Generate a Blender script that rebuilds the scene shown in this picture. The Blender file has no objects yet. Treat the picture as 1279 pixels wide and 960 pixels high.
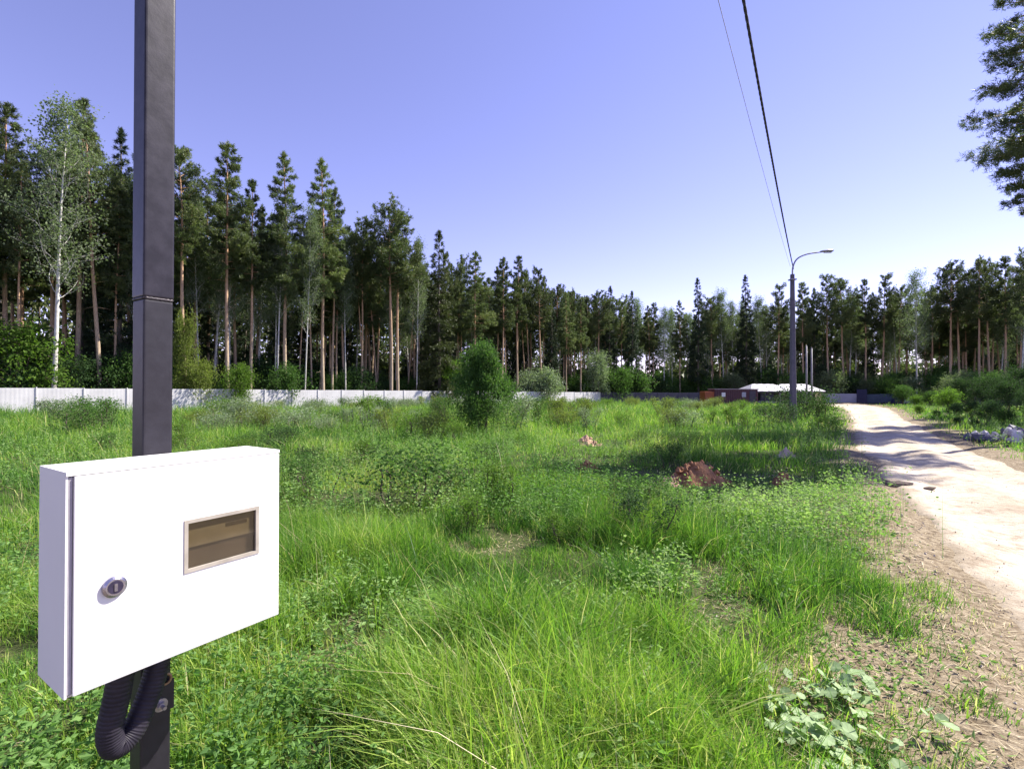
import bpy, bmesh, math, random
import numpy as np
from mathutils import Vector, Matrix
PI = math.pi
random.seed(7)
rng = np.random.default_rng(11)
SC = bpy.context.scene
COL = SC.collection

# ------------------------------------------------------------------ camera, light, exposure
EYE = 1.65
F = 620.0 / 1279.0
cam = bpy.data.cameras.new('camera')
cam.sensor_width = 36.0
cam.lens = 36.0 * F
cam.clip_start = 0.05
cam.clip_end = 6000
camo = bpy.data.objects.new('camera', cam)
COL.objects.link(camo)
camo.location = (0, 0, EYE)
camo.rotation_euler = (math.radians(90.0 + 0.55), 0, 0)
SC.camera = camo

SUN_DIR = Vector((0.93, 0.36, 0)).normalized()          # horizontal direction towards the sun
SUN_EL = math.radians(48)
world = bpy.data.worlds.new('World')
SC.world = world
world.use_nodes = True
wn = world.node_tree.nodes
wl = world.node_tree.links
bg = wn['Background']
sky = wn.new('ShaderNodeTexSky')
sky.sky_type = 'NISHITA'
sky.sun_disc = False
sky.sun_elevation = SUN_EL
sky.sun_rotation = math.atan2(SUN_DIR.x, SUN_DIR.y)
sky.air_density = 0.9
sky.altitude = 1200
sky.dust_density = 0.0
sky.ozone_density = 2.0
mx = wn.new('ShaderNodeMix')
mx.data_type = 'RGBA'
mx.blend_type = 'MULTIPLY'
mx.inputs[0].default_value = 1.0
wl.new(sky.outputs[0], mx.inputs[6])
mx.inputs[7].default_value = (1.45, 1.0, 1.22, 1)
wl.new(mx.outputs[2], bg.inputs[0])
bg.inputs[1].default_value = 0.094

sun = bpy.data.lights.new('sun', 'SUN')
sun.energy = 5.0
sun.angle = math.radians(0.53)
sun.color = (1.0, 0.94, 0.83)
suno = bpy.data.objects.new('sun', sun)
COL.objects.link(suno)
sd = Vector((SUN_DIR.x * math.cos(SUN_EL), SUN_DIR.y * math.cos(SUN_EL), math.sin(SUN_EL)))
suno.rotation_euler = sd.to_track_quat('Z', 'Y').to_euler()
suno.location = (30, 10, 40)
SC.view_settings.view_transform = 'Standard'
SC.view_settings.look = 'None'
SC.view_settings.exposure = 1.3
SC.view_settings.gamma = 1.0

# ------------------------------------------------------------------ tagging
def tag(o, label=None, cat=None, group=None, kind=None):
    if label: o['label'] = label
    if cat: o['category'] = cat
    if group: o['group'] = group
    if kind: o['kind'] = kind
    return o

def thing(name, label, cat, loc=(0, 0, 0), rotz=0.0, group=None):
    o = bpy.data.objects.new(name, None)
    o.empty_display_size = 0.2
    COL.objects.link(o)
    o.location = loc
    o.rotation_euler = (0, 0, rotz)
    return tag(o, label, cat, group)

def link(name, me, mat=None, parent=None):
    o = bpy.data.objects.new(name, me)
    COL.objects.link(o)
    if mat is not None and len(me.materials) == 0:
        me.materials.append(mat)
    if parent is not None:
        o.parent = parent
    return o

# ------------------------------------------------------------------ mesh builders
def mesh_np(name, V, faces, attrs=None, smooth=False):
    """V (n,3); faces = list of int arrays (m,k); attrs = {name: per-vertex floats}"""
    me = bpy.data.meshes.new(name)
    V = np.asarray(V, dtype=np.float32)
    faces = [np.asarray(f, dtype=np.int32) for f in faces if len(f)]
    me.vertices.add(len(V))
    me.vertices.foreach_set('co', V.ravel())
    tot = sum(f.size for f in faces)
    npoly = sum(len(f) for f in faces)
    me.loops.add(tot)
    me.polygons.add(npoly)
    me.loops.foreach_set('vertex_index', np.concatenate([f.ravel() for f in faces]))
    st = []
    off = 0
    for f in faces:
        st.append(off + np.arange(len(f), dtype=np.int32) * f.shape[1])
        off += f.size
    me.polygons.foreach_set('loop_start', np.concatenate(st).astype(np.int32))
    me.polygons.foreach_set('use_smooth', np.full(npoly, bool(smooth)))
    me.update(calc_edges=True)
    for k, a in (attrs or {}).items():
        at = me.attributes.new(k, 'FLOAT', 'POINT')
        at.data.foreach_set('value', np.asarray(a, dtype=np.float32).ravel())
    return me

class Acc:
    """collects vertices and faces"""
    def __init__(s):
        s.V = []; s.F = []; s.A = []; s.n = 0
    def add(s, V, faces, a=0.0):
        V = np.asarray(V, dtype=np.float64).reshape(-1, 3)
        for f in faces:
            f = np.asarray(f, dtype=np.int64)
            if len(f): s.F.append(f + s.n)
        s.V.append(V)
        s.A.append(np.broadcast_to(np.asarray(a, dtype=np.float64), (len(V),)).copy())
        s.n += len(V)
    def box(s, x0, x1, y0, y1, z0, z1, a=0.0):
        V = [(x, y, z) for z in (z0, z1) for y in (y0, y1) for x in (x0, x1)]
        s.add(V, [[(0, 2, 3, 1), (4, 5, 7, 6), (0, 1, 5, 4), (2, 6, 7, 3), (0, 4, 6, 2), (1, 3, 7, 5)]], a)
    def tube(s, P, R, k=6, cap=True, a=0.0):
        P = np.asarray(P, dtype=np.float64); n = len(P)
        R = np.broadcast_to(np.asarray(R, dtype=np.float64), (n,))
        T = np.gradient(P, axis=0)
        T /= np.linalg.norm(T, axis=1, keepdims=True) + 1e-12
        ref = np.array([0, 0, 1.0]) if abs(T[:, 2]).mean() < 0.8 else np.array([1.0, 0, 0])
        U = np.cross(T, ref); U /= np.linalg.norm(U, axis=1, keepdims=True) + 1e-12
        W = np.cross(T, U)
        an = np.arange(k) / k * 2 * PI
        V = P[:, None, :] + R[:, None, None] * (np.cos(an)[None, :, None] * U[:, None, :] + np.sin(an)[None, :, None] * W[:, None, :])
        i = np.arange(n - 1)[:, None] * k; j = np.arange(k)[None, :]; j2 = (j + 1) % k
        Q = np.stack([i + j, i + j2, i + k + j2, i + k + j], axis=-1).reshape(-1, 4)
        fs = [Q]
        if cap:
            fs.append(np.array([list(range(k))[::-1]]))
            fs.append(np.array([list(range((n - 1) * k, n * k))]))
        s.add(V.reshape(-1, 3), fs, a)
    def mesh(s, name, smooth=False):
        by = {}
        for f in s.F: by.setdefault(f.shape[1], []).append(f)
        return mesh_np(name, np.concatenate(s.V), [np.concatenate(v) for v in by.values()],
                       {'tint': np.concatenate(s.A)}, smooth)

def bevel_mesh(me, w=0.002, seg=2, angle=40):
    bm = bmesh.new(); bm.from_mesh(me)
    ed = [e for e in bm.edges if len(e.link_faces) == 2 and e.calc_face_angle(0) > math.radians(angle)]
    bmesh.ops.bevel(bm, geom=ed, offset=w, segments=seg, profile=0.6, affect='EDGES')
    bm.to_mesh(me); bm.free()
    for p in me.polygons: p.use_smooth = False
    return me

def bbox_mesh(name, x0, x1, y0, y1, z0, z1, w=0.0, seg=2):
    a = Acc(); a.box(x0, x1, y0, y1, z0, z1)
    me = a.mesh(name)
    if w: bevel_mesh(me, w, seg)
    return me

# ------------------------------------------------------------------ value noise
def vn(x, y, scale, seed=0):
    x = np.asarray(x, dtype=np.float64) / scale; y = np.asarray(y, dtype=np.float64) / scale
    xi = np.floor(x).astype(np.int64); yi = np.floor(y).astype(np.int64)
    fx = x - xi; fy = y - yi
    fx = fx * fx * (3 - 2 * fx); fy = fy * fy * (3 - 2 * fy)
    def h(a, b):
        n = (a * 374761393 + b * 668265263 + seed * 974711) & 0x7fffffff
        n = ((n ^ (n >> 13)) * 1274126177) & 0x7fffffff
        return ((n ^ (n >> 16)) & 0xffff) / 65535.0
    return (h(xi, yi) * (1 - fx) + h(xi + 1, yi) * fx) * (1 - fy) + (h(xi, yi + 1) * (1 - fx) + h(xi + 1, yi + 1) * fx) * fy

def sstep(a, b, x):
    t = np.clip((x - a) / (b - a), 0, 1)
    return t * t * (3 - 2 * t)

# ------------------------------------------------------------------ road and ground heights
RY = np.array([-40, -10, 0, 2.97, 4.37, 6.24, 8.25, 13.8, 30, 42, 55, 82, 92], dtype=float)
RXL = np.array([-24, -5.2, 1.2, 3.06, 3.95, 5.13, 6.3, 9.6, 20.4, 28.3, 36.5, 49, 52], dtype=float)
RW = np.array([3.0, 3.0, 3.0, 3.0, 3.0, 3.0, 3.0, 2.95, 3.4, 4.2, 5.5, 9.0, 10.0])
def road_l(y): return np.interp(y, RY, RXL)
def road_r(y): return np.interp(y, RY, RXL + RW)
def dist_l(x, y): return (road_l(y) - x) * 0.84        # > 0 on the field side
def dist_r(x, y): return (x - road_r(y)) * 0.84        # > 0 on the far side

def H(x, y):
    x = np.asarray(x, dtype=np.float64); y = np.asarray(y, dtype=np.float64)
    z = -0.012 * np.clip(y - 15, 0, 85)
    dl = dist_l(x, y); dr = dist_r(x, y)
    off = np.maximum(dl, dr)
    w = sstep(0.3, 3.0, off)
    r = np.hypot(x, y)
    fade = 1 - sstep(150, 260, r)
    z = z + w * fade * (0.20 * (vn(x, y, 5.0, 1) - 0.5) + 0.10 * (vn(x, y, 1.6, 2) - 0.5))
    z = z + 0.035 * (vn(x, y, 0.55, 3) - 0.5) * (0.35 + 0.65 * sstep(-0.2, 0.4, off)) * fade
    z = z + 0.045 * sstep(0.0, 0.25, off) * (1 - sstep(0.25, 0.9, off)) * fade     # little ridge at the road edge
    return z

def G(px, py):
    """ground point under the photograph's pixel"""
    k = (py - 486.0) / 620.0
    y = EYE / k
    if y > 15: y = 1.47 / (k - 0.012)
    return (px - 640.0) / 620.0 * y, y

def gz(x, y): return float(H(np.array([x]), np.array([y]))[0])

# ------------------------------------------------------------------ materials
def new_mat(name):
    m = bpy.data.materials.new(name); m.use_nodes = True
    nt = m.node_tree
    return m, nt, nt.nodes['Principled BSDF']

def N(nt, t, **kw):
    n = nt.nodes.new(t)
    for k, v in kw.items(): setattr(n, k, v)
    return n

def ramp(nt, fac, stops):
    r = N(nt, 'ShaderNodeValToRGB')
    e = r.color_ramp.elements
    while len(e) < len(stops): e.new(0.5)
    for i, (p, c) in enumerate(stops):
        e[i].position = p; e[i].color = (c[0], c[1], c[2], 1)
    nt.links.new(fac, r.inputs[0])
    return r.outputs[0]

def noise(nt, scale, detail=4, rough=0.6, vec=None, coord='Object'):
    n = N(nt, 'ShaderNodeTexNoise')
    n.inputs['Scale'].default_value = scale; n.inputs['Detail'].default_value = detail; n.inputs['Roughness'].default_value = rough
    if vec is None:
        tc = N(nt, 'ShaderNodeTexCoord'); vec = tc.outputs[coord]
    nt.links.new(vec, n.inputs['Vector'])
    return n.outputs['Fac']

def mixc(nt, fac, a, b, mode='MIX'):
    m = N(nt, 'ShaderNodeMix'); m.data_type = 'RGBA'; m.blend_type = mode
    for i, v in ((0, fac), (6, a), (7, b)):
        if hasattr(v, 'is_linked'): nt.links.new(v, m.inputs[i])
        elif i == 0: m.inputs[0].default_value = v
        else: m.inputs[i].default_value = (v[0], v[1], v[2], 1)
    return m.outputs[2]

def bump(nt, h, p, strength=0.3, dist=0.01):
    b = N(nt, 'ShaderNodeBump'); b.inputs['Strength'].default_value = strength; b.inputs['Distance'].default_value = dist
    nt.links.new(h, b.inputs['Height']); nt.links.new(b.outputs[0], p.inputs['Normal'])

def simple(name, c1, c2=None, rough=0.6, scale=8.0, metal=0.0, bs=0.0, bd=0.01, detail=5, lo=0.35, hi=0.65, spec=None):
    m, nt, p = new_mat(name)
    if c2 is None: c2 = tuple(v * 0.8 for v in c1)
    f = noise(nt, scale, detail)
    nt.links.new(ramp(nt, f, [(lo, c1), (hi, c2)]), p.inputs['Base Color'])
    p.inputs['Roughness'].default_value = rough
    p.inputs['Metallic'].default_value = metal
    if spec is not None: p.inputs['Specular IOR Level'].default_value = spec
    if bs: bump(nt, f, p, bs, bd)
    return m

def foliage(name, stops, trans=0.35, rough=0.55, spec=0.25, rnd=0.25, transgain=(1.3, 1.5, 0.8)):
    """leaf material: colour from the leaf's own tint attribute"""
    m, nt, p = new_mat(name)
    at = N(nt, 'ShaderNodeAttribute'); at.attribute_name = 'tint'
    col = ramp(nt, at.outputs['Fac'], stops)
    if rnd:
        oi = N(nt, 'ShaderNodeObjectInfo')
        v = N(nt, 'ShaderNodeMapRange'); v.inputs[3].default_value = 1 - rnd; v.inputs[4].default_value = 1 + rnd
        nt.links.new(oi.outputs['Random'], v.inputs[0])
        hs = N(nt, 'ShaderNodeHueSaturation')
        nt.links.new(v.outputs[0], hs.inputs['Value']); nt.links.new(col, hs.inputs['Color'])
        col = hs.outputs[0]
    nt.links.new(col, p.inputs['Base Color'])
    p.inputs['Roughness'].default_value = rough
    p.inputs['Specular IOR Level'].default_value = spec
    tr = N(nt, 'ShaderNodeBsdfTranslucent')
    nt.links.new(mixc(nt, 1.0, col, transgain, 'MULTIPLY'), tr.inputs[0])
    ms = N(nt, 'ShaderNodeMixShader'); ms.inputs[0].default_value = trans
    nt.links.new(p.outputs[0], ms.inputs[1]); nt.links.new(tr.outputs[0], ms.inputs[2])
    nt.links.new(ms.outputs[0], nt.nodes['Material Output'].inputs[0])
    return m

M = {}
M['grass'] = foliage('grass', [(0.0, (0.04, 0.11, 0.022)), (0.35, (0.115, 0.235, 0.035)), (0.65, (0.25, 0.37, 0.055)), (0.85, (0.42, 0.45, 0.14)), (1.0, (0.55, 0.48, 0.30))], 0.45, 0.5, 0.3, 0)
M['weeds'] = foliage('weeds', [(0.0, (0.05, 0.12, 0.03)), (0.5, (0.15, 0.27, 0.07)), (1.0, (0.30, 0.40, 0.16))], 0.42, 0.6, 0.2, 0)
M['straw'] = foliage('straw', [(0.0, (0.20, 0.14, 0.08)), (0.6, (0.42, 0.34, 0.21)), (1.0, (0.60, 0.52, 0.37))], 0.15, 0.7, 0.2, 0)
M['pine'] = foliage('pine_needles', [(0.0, (0.045, 0.066, 0.03)), (0.6, (0.10, 0.13, 0.052)), (1.0, (0.17, 0.19, 0.075))], 0.3, 0.5, 0.3, 0.3)
M['spruce'] = foliage('spruce_needles', [(0.0, (0.016, 0.032, 0.018)), (0.6, (0.035, 0.06, 0.026)), (1.0, (0.08, 0.11, 0.04))], 0.15, 0.5, 0.3, 0.3)
M['birch'] = foliage('birch_leaves', [(0.0, (0.09, 0.13, 0.065)), (1.0, (0.19, 0.23, 0.13))], 0.4, 0.6, 0.15, 0.15)
M['willow'] = foliage('willow_leaves', [(0.0, (0.035, 0.085, 0.022)), (0.6, (0.07, 0.14, 0.032)), (1.0, (0.12, 0.2, 0.05))], 0.35, 0.7, 0.12, 0.15)
M['pale'] = foliage('pale_willow_leaves', [(0.0, (0.12, 0.17, 0.10)), (1.0, (0.26, 0.32, 0.19))], 0.35, 0.5, 0.3, 0.15)
M['bright'] = foliage('bright_leaves', [(0.0, (0.06, 0.13, 0.02)), (1.0, (0.15, 0.24, 0.04))], 0.45, 0.65, 0.12, 0.2)
M['yellow'] = foliage('yellowish_leaves', [(0.0, (0.10, 0.14, 0.03)), (1.0, (0.2, 0.24, 0.06))], 0.45, 0.65, 0.12, 0.2)
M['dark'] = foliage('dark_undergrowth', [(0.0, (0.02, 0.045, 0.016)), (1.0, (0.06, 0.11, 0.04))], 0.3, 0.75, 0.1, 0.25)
M['coltsfoot'] = foliage('coltsfoot_leaf', [(0.0, (0.16, 0.25, 0.10)), (1.0, (0.34, 0.44, 0.24))], 0.25, 0.6, 0.2, 0.12)

def bark(name, lowc, highc, z0, z1, spots=None):
    m, nt, p = new_mat(name)
    tc = N(nt, 'ShaderNodeTexCoord')
    sp = N(nt, 'ShaderNodeSeparateXYZ'); nt.links.new(tc.outputs['Object'], sp.inputs[0])
    mr = N(nt, 'ShaderNodeMapRange'); mr.inputs[1].default_value = z0; mr.inputs[2].default_value = z1
    nt.links.new(sp.outputs[2], mr.inputs[0])
    c = mixc(nt, mr.outputs[0], lowc, highc)
    mp = N(nt, 'ShaderNodeMapping'); mp.inputs['Scale'].default_value = (1, 1, 0.25)
    nt.links.new(tc.outputs['Object'], mp.inputs[0])
    f = noise(nt, 14.0, 6, 0.7, mp.outputs[0])
    c = mixc(nt, 1.0, c, ramp(nt, f, [(0.3, (0.45, 0.45, 0.45)), (0.65, (1.1, 1.1, 1.1))]), 'MULTIPLY')
    if spots:
        mp2 = N(nt, 'ShaderNodeMapping'); mp2.inputs['Scale'].default_value = (1.2, 1.2, 4.0)
        nt.links.new(tc.outputs['Object'], mp2.inputs[0])
        g = noise(nt, 1.6, 4, 0.7, mp2.outputs[0])
        c = mixc(nt, ramp(nt, g, [(0.60, (0, 0, 0)), (0.66, (1, 1, 1))]), c, spots)
    nt.links.new(c, p.inputs['Base Color']); p.inputs['Roughness'].default_value = 0.85
    bump(nt, f, p, 0.5, 0.03)
    return m
M['pine_bark'] = bark('pine_bark', (0.42, 0.33, 0.23), (0.52, 0.31, 0.18), 4, 13)
M['spruce_bark'] = bark('spruce_bark', (0.13, 0.11, 0.09), (0.14, 0.115, 0.09), 3, 12)
M['birch_bark'] = bark('birch_bark', (0.5, 0.47, 0.42), (0.62, 0.6, 0.56), 0.5, 6, (0.07, 0.06, 0.05))
M['twig'] = simple('twig_bark', (0.13, 0.10, 0.07), (0.07, 0.055, 0.04), 0.85, 10)

# ground
m, nt, p = new_mat('ground_soil')
at = N(nt, 'ShaderNodeAttribute'); at.attribute_name = 'verge'
f1 = noise(nt, 1.3, 6, 0.65); f2 = noise(nt, 14, 6, 0.7); f3 = noise(nt, 90, 3, 0.7)
fieldc = ramp(nt, f1, [(0.35, (0.035, 0.05, 0.016)), (0.65, (0.075, 0.085, 0.035))])
sandc = ramp(nt, f2, [(0.30, (0.085, 0.062, 0.04)), (0.45, (0.19, 0.15, 0.10)), (0.65, (0.34, 0.285, 0.205))])
sandc = mixc(nt, 1.0, sandc, ramp(nt, f3, [(0.3, (0.6, 0.57, 0.55)), (0.6, (1.08, 1.08, 1.08))]), 'MULTIPLY')
nt.links.new(mixc(nt, at.outputs['Fac'], fieldc, sandc), p.inputs['Base Color'])
p.inputs['Roughness'].default_value = 0.95; p.inputs['Specular IOR Level'].default_value = 0.1
bump(nt, f2, p, 0.7, 0.04)
M['ground'] = m
m, nt, p = new_mat('road_sand')
f1 = noise(nt, 0.7, 6, 0.6); f2 = noise(nt, 9, 7, 0.7); f3 = noise(nt, 70, 4, 0.7)
c = ramp(nt, f2, [(0.28, (0.36, 0.30, 0.23)), (0.5, (0.50, 0.44, 0.36)), (0.7, (0.58, 0.52, 0.43))])
c = mixc(nt, 1.0, c, ramp(nt, f1, [(0.33, (0.78, 0.74, 0.70)), (0.6, (1.05, 1.05, 1.05))]), 'MULTIPLY')
c = mixc(nt, 1.0, c, ramp(nt, f3, [(0.30, (0.72, 0.70, 0.68)), (0.5, (1.03, 1.03, 1.03))]), 'MULTIPLY')
at = N(nt, 'ShaderNodeAttribute'); at.attribute_name = 'edge'
c = mixc(nt, at.outputs['Fac'], c, (0.25, 0.205, 0.145))
f4 = noise(nt, 2.6, 8, 0.75)
c = mixc(nt, 1.0, c, ramp(nt, f4, [(0.36, (0.70, 0.66, 0.62)), (0.5, (1.0, 1.0, 1.0))]), 'MULTIPLY')
nt.links.new(c, p.inputs['Base Color']); p.inputs['Roughness'].default_value = 0.95; p.inputs['Specular IOR Level'].default_value = 0.1
bump(nt, f2, p, 0.8, 0.04)
M['road'] = m
M['red_soil'] = simple('red_soil', (0.34, 0.16, 0.075), (0.19, 0.088, 0.045), 0.95, 9, bs=0.9, bd=0.06)
M['tan_soil'] = simple('tan_soil', (0.42, 0.28, 0.19), (0.30, 0.18, 0.12), 0.95, 9, bs=0.8, bd=0.05)
M['pale_soil'] = simple('pale_soil', (0.52, 0.42, 0.34), (0.38, 0.29, 0.22), 0.95, 6, bs=0.8, bd=0.05)

# ------------------------------------------------------------------ the setting: ground sheet, road
def gaxis(n, k, L, c):
    t = np.linspace(-1, 1, n)
    return c + L * np.sinh(k * t) / math.sinh(k)
gx = gaxis(340, 8.2, 1500, 2.0)
gy = gaxis(340, 8.2, 1500, 4.0)
XX, YY = np.meshgrid(gx, gy)
ZZ = H(XX, YY)
dl = dist_l(XX, YY); dr = dist_r(XX, YY)
inside = (1 - sstep(-0.35, -0.1, np.maximum(dl, dr))) * ((YY > -38) & (YY < 90))
ZZ = ZZ - 0.08 * inside
vw = 0.5 + 1.25 * np.exp(-np.clip(YY, 0, 99) / 4.0)
verge = 1 - sstep(vw * 0.8, vw * 1.25 + 0.1, dl + 0.5 * (vn(XX, YY, 0.8, 21) - 0.5))
verge *= 1 - sstep(0.6, 1.6, dr + 0.8 * (vn(XX, YY, 1.0, 22) - 0.5))
clear = np.clip(1 - np.hypot((XX - 52) / 14, (YY - 84) / 5), 0, 1)
clear = np.maximum(clear, np.clip(1 - np.hypot((XX - 27.5) / 5, (YY - 82) / 3), 0, 1))
verge = np.maximum(verge * (YY < 100), np.clip(clear * 3, 0, 1))
n = len(gx)
idx = (np.arange(n - 1)[:, None] * n + np.arange(n - 1)[None, :])
quads = np.stack([idx, idx + 1, idx + n + 1, idx + n], -1).reshape(-1, 4)
me = mesh_np('ground', np.stack([XX, YY, ZZ], -1).reshape(-1, 3), [quads], {'verge': verge.ravel()}, True)
tag(link('ground', me, M['ground']), 'uneven soil ground of the clearing, sandy along the road', kind='structure')

ys = np.concatenate([np.arange(-38, 14, 0.12), np.arange(14, 88, 0.5)])
us = np.linspace(0, 1, 34)
U, Yg = np.meshgrid(us, ys)
jl = 0.35 * (vn(Yg * 0 + 3, Yg, 0.9, 5) - 0.5) + 0.2 * (vn(Yg * 0 + 1, Yg, 0.3, 6) - 0.5)
jr = 0.4 * (vn(Yg * 0 + 9, Yg, 1.1, 7) - 0.5)
Xg = (road_l(Yg) - 0.06 + jl) * (1 - U) + (road_r(Yg) + 0.06 + jr) * U
Zg = H(Xg, Yg) + 0.022
rut = np.exp(-((U - 0.27) / 0.085) ** 2) + np.exp(-((U - 0.73) / 0.085) ** 2)
Zg += -0.045 * rut + 0.03 * np.exp(-((U - 0.5) / 0.12) ** 2) + 0.03 * (vn(Xg, Yg, 0.35, 8) - 0.5) + 0.06 * (vn(Xg, Yg, 1.5, 9) - 0.5)
ed = np.minimum(U, 1 - U)
Zg -= 0.10 * (1 - sstep(0.0, 0.05, ed))
edge = (1 - sstep(0.0, 0.16, ed + 0.12 * (vn(Xg, Yg, 0.5, 10) - 0.5))) * 0.8
edge = np.maximum(edge, 0.45 * np.exp(-((U - 0.5) / 0.1) ** 2) * sstep(0.45, 0.7, vn(Xg, Yg, 2.2, 12)))
nu = len(us)
idx = (np.arange(len(ys) - 1)[:, None] * nu + np.arange(nu - 1)[None, :])
quads = np.stack([idx, idx + 1, idx + nu + 1, idx + nu], -1).reshape(-1, 4)
me = mesh_np('dirt_road', np.stack([Xg, Yg, Zg], -1).reshape(-1, 3), [quads], {'edge': edge.ravel()}, True)
tag(link('dirt_road', me, M['road']), 'pale sandy dirt road with wheel ruts running back into the clearing', kind='structure')

# ------------------------------------------------------------------ steel pole and meter box
POLE_A = math.atan2(0.834, 0.546)
M['pole_paint'] = simple('pole_dark_paint', (0.017, 0.015, 0.022), (0.030, 0.027, 0.037), 0.42, 28, 0.2, 0.5, 0.0012, 8, 0.40, 0.62, spec=0.3)  # upper section: sky reflection partly put into a lighter base colour
M['pole_low'] = simple('pole_lower_paint', (0.014, 0.012, 0.018), (0.022, 0.020, 0.028), 0.5, 34, 0.25, 0.5, 0.0012, 8)  # lower section: same dark pole without the painted-in reflection
M['weld'] = simple('weld_bead', (0.03, 0.027, 0.035), (0.06, 0.05, 0.06), 0.5, 80, 0.5, 0.5, 0.002)
Au = Vector((0.546, 0.834, 0)); Ain = Vector((-0.834, 0.546, 0)); A0 = Vector((-0.784, 0.876, 0))
pc = A0 + Au * 0.2 + Ain * 0.183
t = thing('steel_pole', 'dark painted square steel pole in the left foreground carrying the white box', 'pole', (pc.x, pc.y, 0.0), POLE_A)
def sq_tube(x, z0, z1, rr=0.005):
    return bbox_mesh('tube', -x, x, -x, x, z0, z1, rr, 3)
link('lower_section', sq_tube(0.0295, -0.3, 1.852), M['pole_low'], t)
link('upper_section', sq_tube(0.0308, 1.857, 4.6), M['pole_paint'], t)
a = Acc()
sqp = [(-0.0275, -0.0275), (0.0275, -0.0275), (0.0275, 0.0275), (-0.0275, 0.0275)]
for i in range(4):
    x0, y0 = sqp[i]; x1, y1 = sqp[(i + 1) % 4]
    tt = np.linspace(0, 1, 14)
    P = np.stack([x0 + (x1 - x0) * tt, y0 + (y1 - y0) * tt, 1.8545 + 0.0012 * np.sin(tt * 40 + i)], -1)
    a.tube(P, 0.0035 + 0.0006 * np.sin(tt * 33), 6)
link('weld_seam', a.mesh('weld_seam', True), M['weld'], t)
# end cap on top
link('end_cap', bbox_mesh('end_cap', -0.032, 0.032, -0.032, 0.032, 4.601, 4.612, 0.003), M['weld'], t)

M['box_white'] = simple('white_powder_coat', (0.70, 0.69, 0.70), (0.67, 0.66, 0.67), 0.5, 3.0, 0.0, 0.05, 0.0004, 3, spec=0.15)
M['gasket'] = simple('grey_gasket', (0.34, 0.32, 0.36), (0.28, 0.26, 0.30), 0.7, 30)
M['win_frame'] = simple('window_frame_grey', (0.40, 0.36, 0.31), (0.30, 0.27, 0.23), 0.4, 30)
M['brown'] = simple('meter_back_plate', (0.085, 0.062, 0.045), (0.065, 0.048, 0.035), 0.5, 14)
M['meter_tan'] = simple('meter_casing', (0.21, 0.175, 0.12), (0.17, 0.145, 0.10), 0.45, 18)
M['meter_dark'] = simple('meter_label_dark', (0.05, 0.04, 0.03), (0.08, 0.06, 0.05), 0.5, 40)
M['chrome'] = simple('chrome_lock', (0.42, 0.40, 0.48), (0.26, 0.25, 0.33), 0.25, 60, 0.9)
M['keyhole'] = simple('keyhole_dark', (0.04, 0.035, 0.07), (0.06, 0.05, 0.1), 0.3, 60, 0.5)
m, nt, p = new_mat('window_glass')
p.inputs['Base Color'].default_value = (0.5, 0.42, 0.32, 1); p.inputs['Roughness'].default_value = 0.05
tp = N(nt, 'ShaderNodeBsdfTransparent'); tp.inputs[0].default_value = (0.82, 0.79, 0.72, 1)
gl = N(nt, 'ShaderNodeBsdfGlossy'); gl.inputs['Roughness'].default_value = 0.06
ms = N(nt, 'ShaderNodeMixShader'); ms.inputs[0].default_value = 0.06
nt.links.new(tp.outputs[0], ms.inputs[1]); nt.links.new(gl.outputs[0], ms.inputs[2]); nt.links.new(ms.outputs[0], nt.nodes['Material Output'].inputs[0])
M['pane'] = m
W, HB, D = 0.40, 0.40, 0.15
bo = A0 + Au * (W / 2) + Ain * (D / 2)
t = thing('meter_box', 'white metal electricity meter box with small window and round lock on dark pole', 'meter box', (bo.x, bo.y, 1.103), POLE_A)
def L(x, y, z): return (x - W / 2, y - D / 2, z)
def lbox(name, x0, x1, y0, y1, z0, z1, w=0.0015, seg=2):
    return bbox_mesh(name, x0 - W / 2, x1 - W / 2, y0 - D / 2, y1 - D / 2, z0, z1, w, seg)
# body: shell open at the front so the window shows the inside
a = Acc()
for b in ((0, 0.003, 0.010, D, 0, HB), (W - 0.003, W, 0.010, D, 0, HB), (0.003, W - 0.003, 0.010, D, HB - 0.003, HB), (0.003, W - 0.003, 0.010, D, 0, 0.003), (0.003, W - 0.003, D - 0.003, D, 0.003, HB - 0.003)):
    a.box(b[0] - W / 2, b[1] - W / 2, b[2] - D / 2, b[3] - D / 2, b[4], b[5])
for b in ((0, W, 0.000, 0.010, HB - 0.008, HB), (0, 0.0055, 0.0, 0.010, 0.0, HB - 0.008)):
    pass
a.box(0.0 - W / 2, W - W / 2, 0.001 - D / 2, 0.0098 - D / 2, HB - 0.007, HB)      # rain lip over the door
a.box(0.0 - W / 2, 0.0035 - W / 2, 0.004 - D / 2, 0.0098 - D / 2, 0.001, HB - 0.0072)
link('body', a.mesh('body'), M['box_white'], t)
link('gasket', lbox('gasket', 0.004, 0.0100, 0.0045, 0.018, 0.006, HB - 0.009, 0.001), M['gasket'], t)
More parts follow.
